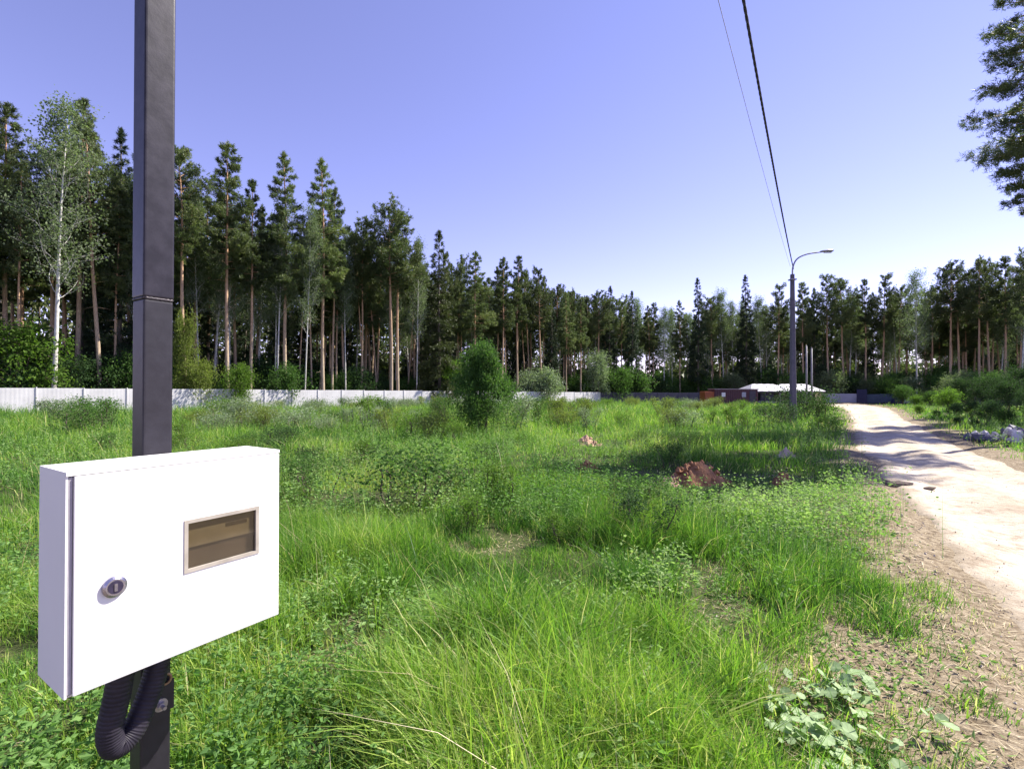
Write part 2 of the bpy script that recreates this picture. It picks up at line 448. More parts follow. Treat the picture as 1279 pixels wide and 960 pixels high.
# door with a real opening
wx0, wx1, wz0, wz1 = 0.191, 0.346, 0.166, 0.272
a = Acc()
dx0, dx1, dz0, dz1 = 0.0110, 0.3985, 0.002, HB - 0.0085
ox = [dx0, wx0, wx1, dx1]; oz = [dz0, wz0, wz1, dz1]
bm = bmesh.new()
vs = {}
for k, y in enumerate((0.0, 0.0105)):
    for i, x in enumerate(ox):
        for j, z in enumerate(oz): vs[k, i, j] = bm.verts.new(L(x, y, z))
for i in range(3):
    for j in range(3):
        if i == 1 and j == 1: continue
        bm.faces.new([vs[0, i, j], vs[0, i + 1, j], vs[0, i + 1, j + 1], vs[0, i, j + 1]])
        bm.faces.new([vs[1, i, j + 1], vs[1, i + 1, j + 1], vs[1, i + 1, j], vs[1, i, j]])
for i in range(3):
    bm.faces.new([vs[0, i, 0], vs[1, i, 0], vs[1, i + 1, 0], vs[0, i + 1, 0]])
    bm.faces.new([vs[0, i + 1, 3], vs[1, i + 1, 3], vs[1, i, 3], vs[0, i, 3]])
    bm.faces.new([vs[0, 0, i + 1], vs[1, 0, i + 1], vs[1, 0, i], vs[0, 0, i]])
    bm.faces.new([vs[0, 3, i], vs[1, 3, i], vs[1, 3, i + 1], vs[0, 3, i + 1]])
bm.faces.new([vs[0, 1, 1], vs[0, 2, 1], vs[1, 2, 1], vs[1, 1, 1]][::-1])
bm.faces.new([vs[0, 1, 2], vs[0, 2, 2], vs[1, 2, 2], vs[1, 1, 2]])
bm.faces.new([vs[0, 1, 1], vs[0, 1, 2], vs[1, 1, 2], vs[1, 1, 1]])
bm.faces.new([vs[0, 2, 1], vs[0, 2, 2], vs[1, 2, 2], vs[1, 2, 1]][::-1])
bmesh.ops.recalc_face_normals(bm, faces=bm.faces)
ed = [e for e in bm.edges if len(e.link_faces) == 2 and e.calc_face_angle(0) > 0.7]
bmesh.ops.bevel(bm, geom=ed, offset=0.0018, segments=2, profile=0.6, affect='EDGES')
me = bpy.data.meshes.new('door'); bm.to_mesh(me); bm.free()
door = link('door', me, M['box_white'], t)
# window frame
a = Acc(); fw = 0.0055
for b in ((wx0 - 0.002, wx0 + fw, wz0 - 0.002, wz1 + 0.002), (wx1 - fw, wx1 + 0.002, wz0 - 0.002, wz1 + 0.002), (wx0 + fw, wx1 - fw, wz0 - 0.002, wz0 + fw), (wx0 + fw, wx1 - fw, wz1 - fw, wz1 + 0.002)):
    a.box(b[0] - W / 2, b[1] - W / 2, -0.0016 - D / 2, 0.004 - D / 2, b[2], b[3])
wf = link('window', a.mesh('window'), M['win_frame'], t)
link('pane', lbox('pane', wx0 + fw, wx1 - fw, 0.0035, 0.0055, wz0 + fw, wz1 - fw, 0), M['pane'], wf)
mt = link('meter', lbox('meter', wx0 - 0.05, wx1 + 0.03, 0.0070, 0.1, 0.214, 0.30, 0.0), M['meter_tan'], t)
link('back_plate', lbox('back_plate', 0.11, 0.39, 0.0110, 0.06, 0.02, 0.2135, 0), M['brown'], t)
link('display', lbox('display', wx0 + 0.085, wx1 - 0.022, 0.0062, 0.0090, 0.241, 0.250, 0.001), M['meter_dark'], mt)
# lock
def disc(cx, cz, r, y0, y1, k=28):
    P = [L(cx, y0, cz), L(cx, y1, cz)]
    a = Acc(); a.tube(P, r, k); return a
a = disc(0.070, 0.178, 0.0195, 0.004, -0.0045)
a.tube([L(0.070, -0.0045, 0.178), L(0.070, -0.0075, 0.178)], [0.0195, 0.0150], 28)
me = a.mesh('lock'); lk = link('lock', me, M['chrome'], t)
a = disc(0.070, 0.178, 0.0120, -0.007, -0.0088)
lc = link('lock_cylinder', a.mesh('lock_cylinder'), M['keyhole'], lk)
a = Acc(); a.box(0.0675 - W / 2, 0.0725 - W / 2, -0.0102 - D / 2, -0.0088 - D / 2, 0.171, 0.185)
link('key_slot', a.mesh('key_slot'), M['chrome'], lk)
# mounting rail behind the box
a = Acc(); a.box(0.05 - W / 2, 0.36 - W / 2, 0.1505 - D / 2, 0.1525 - D / 2, 0.012, 0.04)
a.box(0.27 - W / 2, 0.33 - W / 2, 0.12 - D / 2, 0.15 - D / 2, -0.014, -0.0008)
link('bracket', a.mesh('bracket'), M['pole_low'], t)
link('strap', lbox('strap', 0.16, 0.24, 0.149, 0.1525, -0.03, 0.012, 0), M['pole_low'], t)

def world_pt(s, tt, z):
    q = A0 + Au * s + Ain * tt
    return (q.x, q.y, z)
def spline(pts, n=80):
    pts = np.array(pts, dtype=float)
    P = np.vstack([2 * pts[0] - pts[1], pts, 2 * pts[-1] - pts[-2]])
    out = []
    m_ = len(pts) - 1
    for q in range(m_):
        p0, p1, p2, p3 = P[q:q + 4]
        k = n // m_
        for u in np.linspace(0, 1, k, endpoint=(q == m_ - 1)):
            out.append(0.5 * ((2 * p1) + (-p0 + p2) * u + (2 * p0 - 5 * p1 + 4 * p2 - p3) * u * u + (-p0 + 3 * p1 - 3 * p2 + p3) * u ** 3))
    return np.array(out)
M['conduit'] = simple('black_corrugated_plastic', (0.014, 0.012, 0.02), (0.026, 0.022, 0.034), 0.55, 20, spec=0.25)
P = spline([world_pt(0.115, 0.085, 1.105), world_pt(0.105, 0.088, 1.03), world_pt(0.095, 0.092, 0.965), world_pt(0.105, 0.095, 0.925), world_pt(0.135, 0.10, 0.935), world_pt(0.165, 0.105, 0.99), world_pt(0.185, 0.11, 1.05), world_pt(0.19, 0.115, 1.105)], 260)
a = Acc(); R = 0.0235 + 0.0004 * np.sign(np.sin(np.arange(len(P)) * 1.4))
a.tube(P, R, 14)
tag(link('conduit', a.mesh('conduit', True), M['conduit']), 'black corrugated cable conduit hanging in a loop under the white box', 'conduit')
M['galv'] = simple('galvanised_steel', (0.45, 0.42, 0.46), (0.30, 0.27, 0.28), 0.4, 50, 0.6)
M['rusty'] = simple('rusty_ring', (0.30, 0.19, 0.10), (0.20, 0.12, 0.06), 0.6, 60, 0.3)
q = A0 + Au * 0.2 + Ain * 0.15
t = thing('pole_clamp', 'galvanised bolt and rusty ring clamped to the dark pole under the box', 'clamp', (q.x, q.y, 0.93), POLE_A)
a = Acc(); a.box(-0.034, 0.034, -0.002, 0.001, -0.012, 0.055); link('plate', a.mesh('plate'), M['pole_low'], t)
a = Acc(); a.tube([(0.006, -0.002, 0.008), (0.006, -0.006, 0.008)], 0.014, 20); link('washer', a.mesh('washer'), M['galv'], t)
a = Acc(); a.tube([(0.006, -0.006, 0.008), (0.006, -0.014, 0.008)], 0.0085, 6); a.tube([(0.006, -0.014, 0.008), (0.006, -0.026, 0.008)], 0.004, 10); link('bolt', a.mesh('bolt'), M['galv'], t)
a = Acc(); an = np.linspace(0, 2 * PI, 24); a.tube(np.stack([0.015 + 0.011 * np.cos(an), an * 0 - 0.006, 0.062 + 0.011 * np.sin(an)], -1), 0.0028, 8, False); link('ring', a.mesh('ring', True), M['rusty'], t)

# ------------------------------------------------------------------ street lamp, cable, wire
M['concrete'] = simple('lamp_post_concrete', (0.12, 0.11, 0.14), (0.085, 0.08, 0.105), 0.8, 5, bs=0.2)
M['grey_metal'] = simple('grey_metal', (0.30, 0.29, 0.33), (0.22, 0.21, 0.25), 0.45, 12, 0.5)
M['lens'] = simple('lamp_lens', (0.7, 0.7, 0.72), (0.6, 0.6, 0.65), 0.2, 10)
LX, LY = 14.15, 25.0
lz = gz(LX, LY)
t = thing('street_lamp', 'tall grey street lamp post with curved arm beside the dirt road', 'street lamp', (LX, LY, lz), 0)
a = Acc()
for k, (z, w) in enumerate(((0, 0.15), (7.55, 0.092))): pass
V = []
for z, w in ((-0.3, 0.135), (7.6, 0.082)):
    c_ = 0.025
    for sx, sy in ((-1, -1), (1, -1), (1, 1), (-1, 1)):
        if sx * sy > 0: V += [(sx * (w), sy * (w - c_), z), (sx * (w - c_), sy * w, z)][::1] if sx < 0 else [(sx * w, sy * (w - c_), z), (sx * (w - c_), sy * w, z)]
        else: V += [(sx * (w - c_), sy * w, z), (sx * w, sy * (w - c_), z)]
fs = [[(i, (i + 1) % 8, 8 + (i + 1) % 8, 8 + i)] for i in range(8)]
a.add(V, [np.array([f[0] for f in fs]), np.array([list(range(8))[::-1], list(range(8, 16))])])
link('post', a.mesh('post'), M['concrete'], t)
P = spline([(0, 0, 7.35), (0.03, 0, 7.95), (0.25, 0, 8.38), (0.75, 0, 8.62), (1.5, 0, 8.74)], 60)
a = Acc(); a.tube(P, 0.036, 10); link('arm', a.mesh('arm', True), M['grey_metal'], t)
a = Acc(); a.tube([(1.42, 0, 8.72), (1.55, 0, 8.74), (1.75, 0, 8.78), (2.0, 0, 8.81), (2.1, 0, 8.82)], [0.05, 0.09, 0.125, 0.11, 0.03], 12)
V = a.V[0]; V[:, 2] = (V[:, 2] - 8.77) * 0.6 + 8.78
lh = link('lamp_head', a.mesh('lamp_head', True), M['grey_metal'], t)
a = Acc(); a.box(1.62, 1.98, -0.07, 0.07, 8.69, 8.712); link('lens', a.mesh('lens'), M['lens'], lh)
a = Acc(); a.box(-0.15, 0.15, -0.14, -0.118, 7.30, 7.36); a.box(-0.15, 0.15, 0.118, 0.14, 7.30, 7.36); a.box(-0.14, -0.118, -0.118, 0.118, 7.30, 7.36); a.box(0.118, 0.14, -0.118, 0.118, 7.30, 7.36)
link('collar', a.mesh('collar'), M['grey_metal'], t)
M['cable'] = simple('black_cable', (0.02, 0.016, 0.045), (0.03, 0.024, 0.06), 0.5, 20)
M['wire'] = simple('thin_pale_wire', (0.40, 0.38, 0.5), (0.34, 0.32, 0.44), 0.4, 20)
def hang(p0, p1, sag, n=400):
    u = np.linspace(0, 1, n)[:, None]
    P = np.array(p0) * (1 - u) + np.array(p1) * u
    P[:, 2] -= 4 * sag * (u * (1 - u))[:, 0]
    return P
cab = hang((LX, LY - 0.1, lz + 7.85), (-5.6, -7.5, 8.4), 0.62, 700)
a = Acc(); dirc = np.array([0.52, 0.85, 0]); nn = np.array([0.85, -0.52, 0])
for k in range(4):
    ph = np.arange(len(cab)) * 0.42 + k * PI / 2
    a.tube(cab + 0.0135 * (np.cos(ph)[:, None] * nn + np.sin(ph)[:, None] * np.array([0, 0, 1.0])), 0.0115, 5)
tag(link('overhead_cable', a.mesh('overhead_cable', True), M['cable']), 'thick black twisted overhead cable running to the street lamp', 'cable')
a = Acc(); a.tube(hang((LX - 0.1, LY, lz + 8.0), (-6.3, -7.5, 8.7), 0.55, 60), 0.006, 5)
tag(link('overhead_wire', a.mesh('overhead_wire', True), M['wire']), 'thin pale overhead wire left of the thick black cable', 'wire')

# ------------------------------------------------------------------ fences
M['fence_white'] = simple('white_fence_sheet', (0.62, 0.61, 0.61), (0.50, 0.49, 0.49), 0.85, 0.8, spec=0.08)
M['fence_grey'] = simple('grey_fence_sheet', (0.105, 0.10, 0.125), (0.075, 0.072, 0.095), 0.85, 0.8, spec=0.08)
M['fence_lilac'] = simple('pale_grey_fence', (0.42, 0.42, 0.48), (0.34, 0.34, 0.40), 0.85, 0.8, spec=0.08)
M['fence_blue'] = simple('slate_fence', (0.10, 0.13, 0.17), (0.075, 0.095, 0.13), 0.85, 0.8, spec=0.08)
M['navy'] = simple('navy_sheet', (0.02, 0.02, 0.06), (0.03, 0.03, 0.08), 0.5, 2)
def corr(L_, h, pitch=0.25, d=0.03):
    """ribbed metal sheet L_ long standing in the xz plane"""
    xs = [0.0]; ys_ = [0.0]
    x = 0; k = 0
    nrib = max(1, int(L_ / pitch)); pt = L_ / nrib
    for i in range(nrib):
        for (f_, y_) in ((0.35, 0), (0.45, -d), (0.85, -d), (0.95, 0)):
            xs.append((i + f_) * pt); ys_.append(y_)
    xs.append(L_); ys_.append(0)
    n_ = len(xs)
    V = [(x_, y_, z_) for z_ in (0.0, h) for x_, y_ in zip(xs, ys_)] + [(x_, y_ + 0.004, z_) for z_ in (0.0, h) for x_, y_ in zip(xs, ys_)]
    f1_ = [(i, i + 1, n_ + i + 1, n_ + i) for i in range(n_ - 1)]
    f2_ = [(2 * n_ + i + 1, 2 * n_ + i, 3 * n_ + i, 3 * n_ + i + 1) for i in range(n_ - 1)]
    f3_ = [(n_ + i, n_ + i + 1, 3 * n_ + i + 1, 3 * n_ + i) for i in range(n_ - 1)]
    a = Acc(); a.add(V, [f1_ + f2_ + f3_]); return a.mesh('panel')
def make_fence(label, p0, p1, h, mat, name='metal_fence', step=2.5, jitter=0.03, post_mat=None):
    p0 = Vector((p0[0], p0[1], 0)); p1 = Vector((p1[0], p1[1], 0))
    d = p1 - p0; n_ = max(1, round(d.length / step)); st = d.length / n_
    t = thing(name, label, 'fence', (p0.x, p0.y, gz(p0.x, p0.y)), math.atan2(d.y, d.x))
    me = corr(st - 0.07, h - 0.12, 0.21, 0.0025); me.materials.append(mat)
    pm = bbox_mesh('post', -0.032, 0.032, -0.05, 0.02, -0.4, h + 0.03, 0); pm.materials.append(post_mat or mat)
    z0 = gz(p0.x, p0.y)
    for i in range(n_ + 1):
        q = p0 + d * (i / n_); q2 = p0 + d * ((i + 0.5) / n_)
        z = -0.012 * max(0, min(85, q.y - 15)) + random.uniform(-jitter, jitter)
        o = link('post', pm, None, t); o.location = (i * st, 0, z - z0)
        if i < n_:
            z = -0.012 * max(0, min(85, q2.y - 15)) + random.uniform(-jitter, jitter)
            o = link('panel', me, None, t); o.location = (i * st + 0.035, 0, z - z0 + 0.1)
            o.rotation_euler = (0, -0.012 * d.y / d.length * -1 * 0 + random.uniform(-0.004, 0.004), 0)
    return t
make_fence('long white sheet metal fence along the forest edge behind the field', (-50, 16), (15.2, 85.5), 2.0, M['fence_white'])
make_fence('dark grey sheet fence far behind the field, left of the red container', (15.3, 85.6), (40, 96), 2.0, M['fence_grey'])
make_fence('pale lilac grey fence beyond the end of the dirt road', (57.0, 90.5), (62.2, 89.6), 1.75, M['fence_lilac'])
make_fence('dark slate fence panels right of the navy block beyond the road', (63.5, 89.6), (69.0, 89.0), 1.7, M['fence_blue'])
make_fence('short pale fence piece at the right end of the slate panels', (70.0, 88.6), (71.8, 88.5), 1.6, M['fence_lilac'], 'metal_fence', 1.8)
make_fence('violet grey fence piece among bushes near the right picture edge', (61.5, 66), (66.5, 65), 1.9, M['fence_grey'])
# navy door like block between fences
t = thing('fence_gate', 'tall narrow navy gate between the two far fences', 'gate', (62.2, 89.4, gz(62.2, 89.4)), -0.1)
link('leaf', bbox_mesh('leaf', 0, 1.5, -0.04, 0.04, 0.05, 2.5, 0.01), M['navy'], t)
link('post', bbox_mesh('post', -0.1, -0.002, -0.06, 0.06, -0.2, 2.6, 0.01), M['navy'], t)
link('post', bbox_mesh('post', 1.502, 1.6, -0.06, 0.06, -0.2, 2.6, 0.01), M['navy'], t)
# dark A-shaped end
a = Acc(); V = [(0, 0, 0), (1.4, 0, 0), (1.3, 0, 1.7), (0, 1.2, 0), (1.4, 1.2, 0), (1.3, 1.2, 1.7)]
a.add(V, [[(0, 1, 2), (3, 5, 4)], [(0, 3, 4, 1), (1, 4, 5, 2), (0, 2, 5, 3)]])
o = link('covered_heap', bevel_mesh(a.mesh('covered_heap'), 0.08, 2), M['navy']); o.location = (67.6, 87.6, gz(67.6, 87.6))
tag(o, 'dark navy wedge shaped cover standing in front of the slate fence', 'cover')

# ------------------------------------------------------------------ container and pavilion
M['maroon'] = simple('maroon_sheet', (0.085, 0.022, 0.035), (0.055, 0.016, 0.028), 0.55, 1.5)
M['maroon_roof'] = simple('container_roof', (0.26, 0.20, 0.24), (0.2, 0.15, 0.19), 0.5, 2)
M['orange'] = simple('orange_end', (0.32, 0.075, 0.02), (0.25, 0.06, 0.02), 0.55, 2)
M['white_paint'] = simple('white_paint', (0.75, 0.75, 0.75), (0.65, 0.65, 0.66), 0.5, 3)
M['roof_white'] = simple('white_roof_sheet', (0.52, 0.51, 0.54), (0.40, 0.40, 0.43), 0.45, 1.2)
M['dark_wall'] = simple('dark_plank_wall', (0.045, 0.035, 0.055), (0.07, 0.055, 0.08), 0.7, 2)
M['light_wall'] = simple('pale_yellow_wall', (0.45, 0.42, 0.24), (0.36, 0.34, 0.2), 0.7, 2)
M['steel_pale'] = simple('pale_post', (0.27, 0.26, 0.27), (0.2, 0.19, 0.21), 0.6, 3)
CY = 72.0
cx0 = (893 - 640) / 620 * CY; cx1 = (947 - 640) / 620 * CY
cz = -0.012 * (CY - 15)
t = thing('site_container', 'dark maroon site container with a white plate and an orange end', 'container', ((cx0 + cx1) / 2, CY, cz), 0.0)
hw = (cx1 - cx0) / 2
me = corr(2 * hw, 2.15, 0.3, 0.04); me.materials.append(M['maroon'])
o = link('front_wall', me, None, t); o.location = (-hw, 0, 0.12)
link('body', bbox_mesh('body', -hw, hw, 0.02, 2.35, 0.1, 2.28, 0.02), M['maroon'], t)
link('roof', bbox_mesh('roof', -hw - 0.08, hw + 0.06, -0.14, 2.42, 2.285, 2.40, 0.02), M['maroon_roof'], t)
link('end_panel', bbox_mesh('end_panel', -hw - 1.35, -hw - 0.005, 0.1, 2.2, 0.1, 2.0, 0.03), M['orange'], t)
link('plate', bbox_mesh('plate', -hw + 1.0, -hw + 1.55, -0.065, -0.045, 1.25, 1.85, 0.01), M['white_paint'], t)
link('door', bbox_mesh('door', hw - 1.25, hw - 0.35, -0.075, -0.045, 0.15, 2.1, 0.01), M['dark_wall'], t)
link('window', bbox_mesh('window', hw - 2.35, hw - 1.75, -0.07, -0.045, 1.2, 1.9, 0.01), M['fence_lilac'], t)
# pavilion
PY_ = 78.0
X = lambda px: (px - 640) / 620 * PY_
pz = -0.012 * (PY_ - 15)
x0, x1 = X(936), X(1029)
t = thing('pavilion', 'low open shed with white sheet roof behind the street lamp', 'shed', ((x0 + x1) / 2, PY_, pz), 0.0)
hw = (x1 - x0) / 2
bm = bmesh.new()
nx = 24
top = []; rows = []
for k, (yy, zz) in enumerate(((-0.6, 2.12), (2.2, 3.25), (5.0, 2.25))):
    r_ = []
    for i in range(nx + 1):
        u = i / nx
        ins = 1.5 if k == 1 else 0
        xx = -hw + ins + (2 * hw - 2 * ins) * u
        sagz = 0.18 * math.exp(-((u - 0.46) / 0.05) ** 2) * (1 if k == 1 else 0.3) if True else 0
        r_.append(bm.verts.new((xx, yy, zz - sagz + 0.02 * math.sin(i * 2.1))))
    rows.append(r_)
for k in range(2):
    for i in range(nx): bm.faces.new([rows[k][i], rows[k][i + 1], rows[k + 1][i + 1], rows[k + 1][i]])
bm.faces.new([rows[0][0], rows[1][0], rows[2][0]]); bm.faces.new([rows[0][-1], rows[2][-1], rows[1][-1]])
bmesh.ops.recalc_face_normals(bm, faces=bm.faces)
ex = bmesh.ops.solidify(bm, geom=bm.faces[:], thickness=0.09)
me = bpy.data.meshes.new('roof'); bm.to_mesh(me); bm.free()
link('roof', me, M['roof_white'], t)
link('fascia', bbox_mesh('fascia', -hw + 0.1, hw - 0.1, -0.5, -0.42, 1.86, 2.02, 0.01), M['dark_wall'], t)
for f_ in (0.03, 0.20, 0.40, 0.585, 0.8, 0.97):
    link('post', bbox_mesh('post', -hw + 2 * hw * f_ - 0.09, -hw + 2 * hw * f_ + 0.09, -0.4, -0.22, -0.2, 2.1, 0.01), M['steel_pale'] if f_ in (0.03, 0.4, 0.97) else M['dark_wall'], t)
    link('post', bbox_mesh('post', -hw + 2 * hw * f_ - 0.09, -hw + 2 * hw * f_ + 0.09, 4.6, 4.78, -0.2, 2.2, 0.01), M['dark_wall'], t)
link('back_wall', bbox_mesh('back_wall', -hw + 0.8, hw - 3.0, 3.0, 3.12, 0, 2.1, 0.01), M['dark_wall'], t)
link('inner_booth', bbox_mesh('inner_booth', -hw + 2.1, -hw + 4.2, 0.6, 2.6, 0, 1.95, 0.02), M['navy'], t)
link('end_wall', bbox_mesh('end_wall', hw - 1.3, hw - 0.2, 0.0, 0.12, 0.0, 1.95, 0.01), M['light_wall'], t)
link('low_wall', bbox_mesh('low_wall', -hw + 0.2, hw - 1.35, -0.1, 0.0, 0.0, 0.55, 0.01), M['steel_pale'], t)
# two pale utility posts
for i, (px, lab) in enumerate(((1008, 'left one of two slim pale utility posts standing before the white roofed shed'), (1014.5, 'right one of two slim pale utility posts standing before the white roofed shed'))):
    Y_ = 62.0; x_ = (px - 640) / 620 * Y_
    t = thing('utility_post', lab, 'post', (x_, Y_, -0.012 * (Y_ - 15)), 0, 'utility posts before the shed')
    a = Acc(); a.tube([(0, 0, -0.3), (0.0, 0, 7.6 - i * 0.3)], [0.14, 0.09], 8); link('shaft', a.mesh('shaft', True), M['steel_pale'], t)
    a = Acc(); a.tube([(0, 0, 7.601 - i * 0.3), (0.0, 0, 7.7 - i * 0.3)], [0.10, 0.04], 8); link('cap', a.mesh('cap', True), M['grey_metal'], t)

# ------------------------------------------------------------------ plant generators (numpy)
def unit(v): return v / (np.linalg.norm(v, axis=-1, keepdims=True) + 1e-12)
def rand_dirs(n): return unit(rng.normal(size=(n, 3)))

def leaf_quads(C, Dr, size, asp=0.5, fold=0.15):
    """diamond leaves: base C, direction Dr, length size"""
    n = len(C); size = np.broadcast_to(size, (n,))[:, None]
    S = unit(np.cross(Dr, rand_dirs(n)))
    Nn = np.cross(Dr, S)
    v0 = C; v2 = C + Dr * size
    mid = C + Dr * size * 0.45 + Nn * size * fold
    v1 = mid + S * size * asp * 0.5; v3 = mid - S * size * asp * 0.5
    V = np.stack([v0, v1, v2, v3], 1).reshape(-1, 3)
    Fc = (np.arange(n)[:, None] * 4 + np.array([0, 1, 2, 3])[None, :])
    return V, Fc
def needle_tris(C, Dr, size, w):
    n = len(C)
    S = unit(np.cross(Dr, rand_dirs(n)))
    size = np.broadcast_to(size, (n,))[:, None]; w = np.broadcast_to(w, (n,))[:, None]
    V = np.stack([C - S * w * 0.5, C + S * w * 0.5, C + Dr * size], 1).reshape(-1, 3)
    return V, (np.arange(n)[:, None] * 3 + np.array([0, 1, 2])[None, :])

def conifer(Ht, z0f, spread, nbr, clumps, nper=11, nl=0.24, nw=0.055, droop=0.0, rise=0.25, shape=0.8, bend=0.3, r0=0.18, dead=10, patchy=0.35, seg_k=8, zj=0.20, stubby=0.25):
    """pine or spruce: trunk with limbs in one mesh, needle tufts in another"""
    wood = Acc()
    zz = np.linspace(0, 1, 18)
    ba = rng.uniform(0, 2 * PI); bb = rng.uniform(0, 2 * PI)
    def axis(u):
        u = np.asarray(u, dtype=float)
        return np.stack([bend * np.cos(ba) * u ** 2 + 0.06 * np.sin(u * 9 + bb), bend * np.sin(ba) * u ** 2 + 0.06 * np.cos(u * 7 + bb), u * Ht], -1)
    P = axis(zz); P[0, 2] = -0.4
    wood.tube(P, r0 * (1 - zz) ** 0.75 + 0.015, seg_k)
    Cs = []; Ds = []; Ts = []
    fb = z0f + (1 - z0f) * (np.arange(nbr) + rng.uniform(0, 1, nbr)) / nbr
    fb = np.clip(fb, 0, 0.985)
    phi = np.cumsum(rng.uniform(1.6, 3.2, nbr))
    wts = []
    brs = []
    for f_, ph in zip(fb, phi):
        v = (f_ - z0f) / (1 - z0f)
        prof = (1 - v) ** shape * (0.35 + 0.65 * min(1, v / 0.22)) if shape < 1.5 else (1 - v) ** 0.9
        ln = spread * prof * rng.uniform(1 - patchy, 1.15) + 0.22
        rz = rise * (0.3 + v) * rng.uniform(0.6, 1.4) - droop * (1 - v)
        d = np.array([math.cos(ph), math.sin(ph), 0])
        u = np.linspace(0, 1, 6)[:, None]
        base = axis(f_)
        wig = rng.normal(size=3) * 0.12 * ln; wig[2] *= 0.4
        Pb = base + d * ln * u + np.array([0, 0, 1.0]) * ln * (rz * u + (0.25 * rise - 0.3 * droop) * u ** 2) + wig * u * (1 - u) * 2
        wood.tube(Pb, (0.012 + 0.024 * ln / spread) * (1 - 0.8 * u[:, 0]) * (1.0 if r0 > 0.1 else 0.7), 4, False)
        brs.append((Pb, ln, v)); wts.append(ln ** 1.35)
    wts = np.array(wts) / sum(wts)
    for (Pb, ln, v), w in zip(brs, wts):
        k = max(3, int(clumps * w))
        u = rng.uniform(stubby, 1.02, k) ** 0.8
        i = np.clip(u * 5, 0, 4.999).astype(int); fr = (u * 5 - i)[:, None]
        C = Pb[i] * (1 - fr) + Pb[np.minimum(i + 1, 5)] * fr
        d = unit(Pb[-1] - Pb[0]); side = np.array([-d[1], d[0], 0])
        lat = rng.normal(0, 0.17, k) * ln * (0.35 + 0.9 * u * (1.25 - u) * 1.6)
        C = C + side * lat[:, None] + np.array([0, 0, 1.0]) * (rng.normal(0, zj, k) * (ln * 0.5 + 0.5) - droop * abs(lat) * 0.5)[:, None]
        Cs.append(C)
        Ds.append(unit(d * 0.6 + side * np.sign(lat)[:, None] * 0.5 + np.array([0, 0, 0.5 - droop])))
        Ts.append(np.clip(rng.uniform(0, 1) * 0.5 + rng.uniform(0, 0.5, k), 0, 1))
    # leader
    k = max(8, int(clumps * 0.015)); u = rng.uniform(0.95, 1.0, k); C = axis(u); Cs.append(C); Ds.append(np.tile([0, 0, 1.0], (k, 1))); Ts.append(rng.uniform(0.3, 1, k))
    C = np.concatenate(Cs); Dd = np.concatenate(Ds); T = np.concatenate(Ts)
    Cn = np.repeat(C, nper, 0); Dn = unit(np.repeat(Dd, nper, 0) * 0.9 + rand_dirs(len(Cn)) * 1.0)
    V, Fc = needle_tris(Cn + rng.normal(0, 0.05, Cn.shape), Dn, rng.uniform(0.7, 1.25, len(Cn)) * nl, nw)
    for _ in range(dead):
        f_ = rng.uniform(0.3, 1.0) * z0f; ph = rng.uniform(0, 2 * PI); ln = rng.uniform(0.3, 1.1)
        b = axis(f_); e = b + np.array([math.cos(ph) * ln, math.sin(ph) * ln, rng.uniform(-0.3, 0.15) * ln])
        wood.tube([b, (b + e) / 2 + [0, 0, 0.03], e], [0.016, 0.012, 0.004], 4, False)
    crown = mesh_np('crown', V, [Fc], {'tint': np.repeat(np.repeat(T, nper), 3)})
    return wood.mesh('trunk', True), crown

def limbs(acc, base, direction, length, r, depth, out, kids=4, up=0.35, wob=0.25, angle=0.7):
    """recursive limbs; out collects twig points"""
    n_ = 6
    P = [np.array(base, dtype=float)]; d = unit(np.array(direction, dtype=float))
    for i in range(n_):
        d = unit(d + rng.normal(0, wob * 0.35, 3) + np.array([0, 0, up * 0.12]))
        P.append(P[-1] + d * length / n_)
    P = np.array(P)
    acc.tube(P, r * np.linspace(1, 0.35, n_ + 1), 5 if depth > 1 else 4, False)
    if depth == 0:
        out.append(P); return
    for k in range(kids):
        f_ = rng.uniform(0.35, 1.0) if k else 1.0
        i = min(n_, int(f_ * n_))
        dd = unit(P[min(i, n_)] - P[max(i - 1, 0)] + rand_dirs(1)[0] * angle + np.array([0, 0, up * 0.4]))
        limbs(acc, P[i], dd, length * rng.uniform(0.5, 0.75), r * 0.5 * (1.2 - 0.4 * f_), depth - 1, out, kids, up, wob, angle)

def leaves_on(out, n, size, spread, asp=0.6, droop=0.1, patch=0.5):
    P = np.concatenate(out)
    T0 = rng.uniform(0, 1, len(P))
    i = rng.integers(0, len(P), n)
    C = P[i] + rng.normal(0, spread, (n, 3))
    Dr = unit(rand_dirs(n) + np.array([0, 0, -droop]))
    V, Fc = leaf_quads(C, Dr, size * rng.uniform(0.6, 1.3, n), asp)
    T = np.clip(T0[i] * patch + rng.uniform(0, 1, n) * (1 - patch), 0, 1)
    return mesh_np('crown', V, [Fc], {'tint': np.repeat(T, 4)})

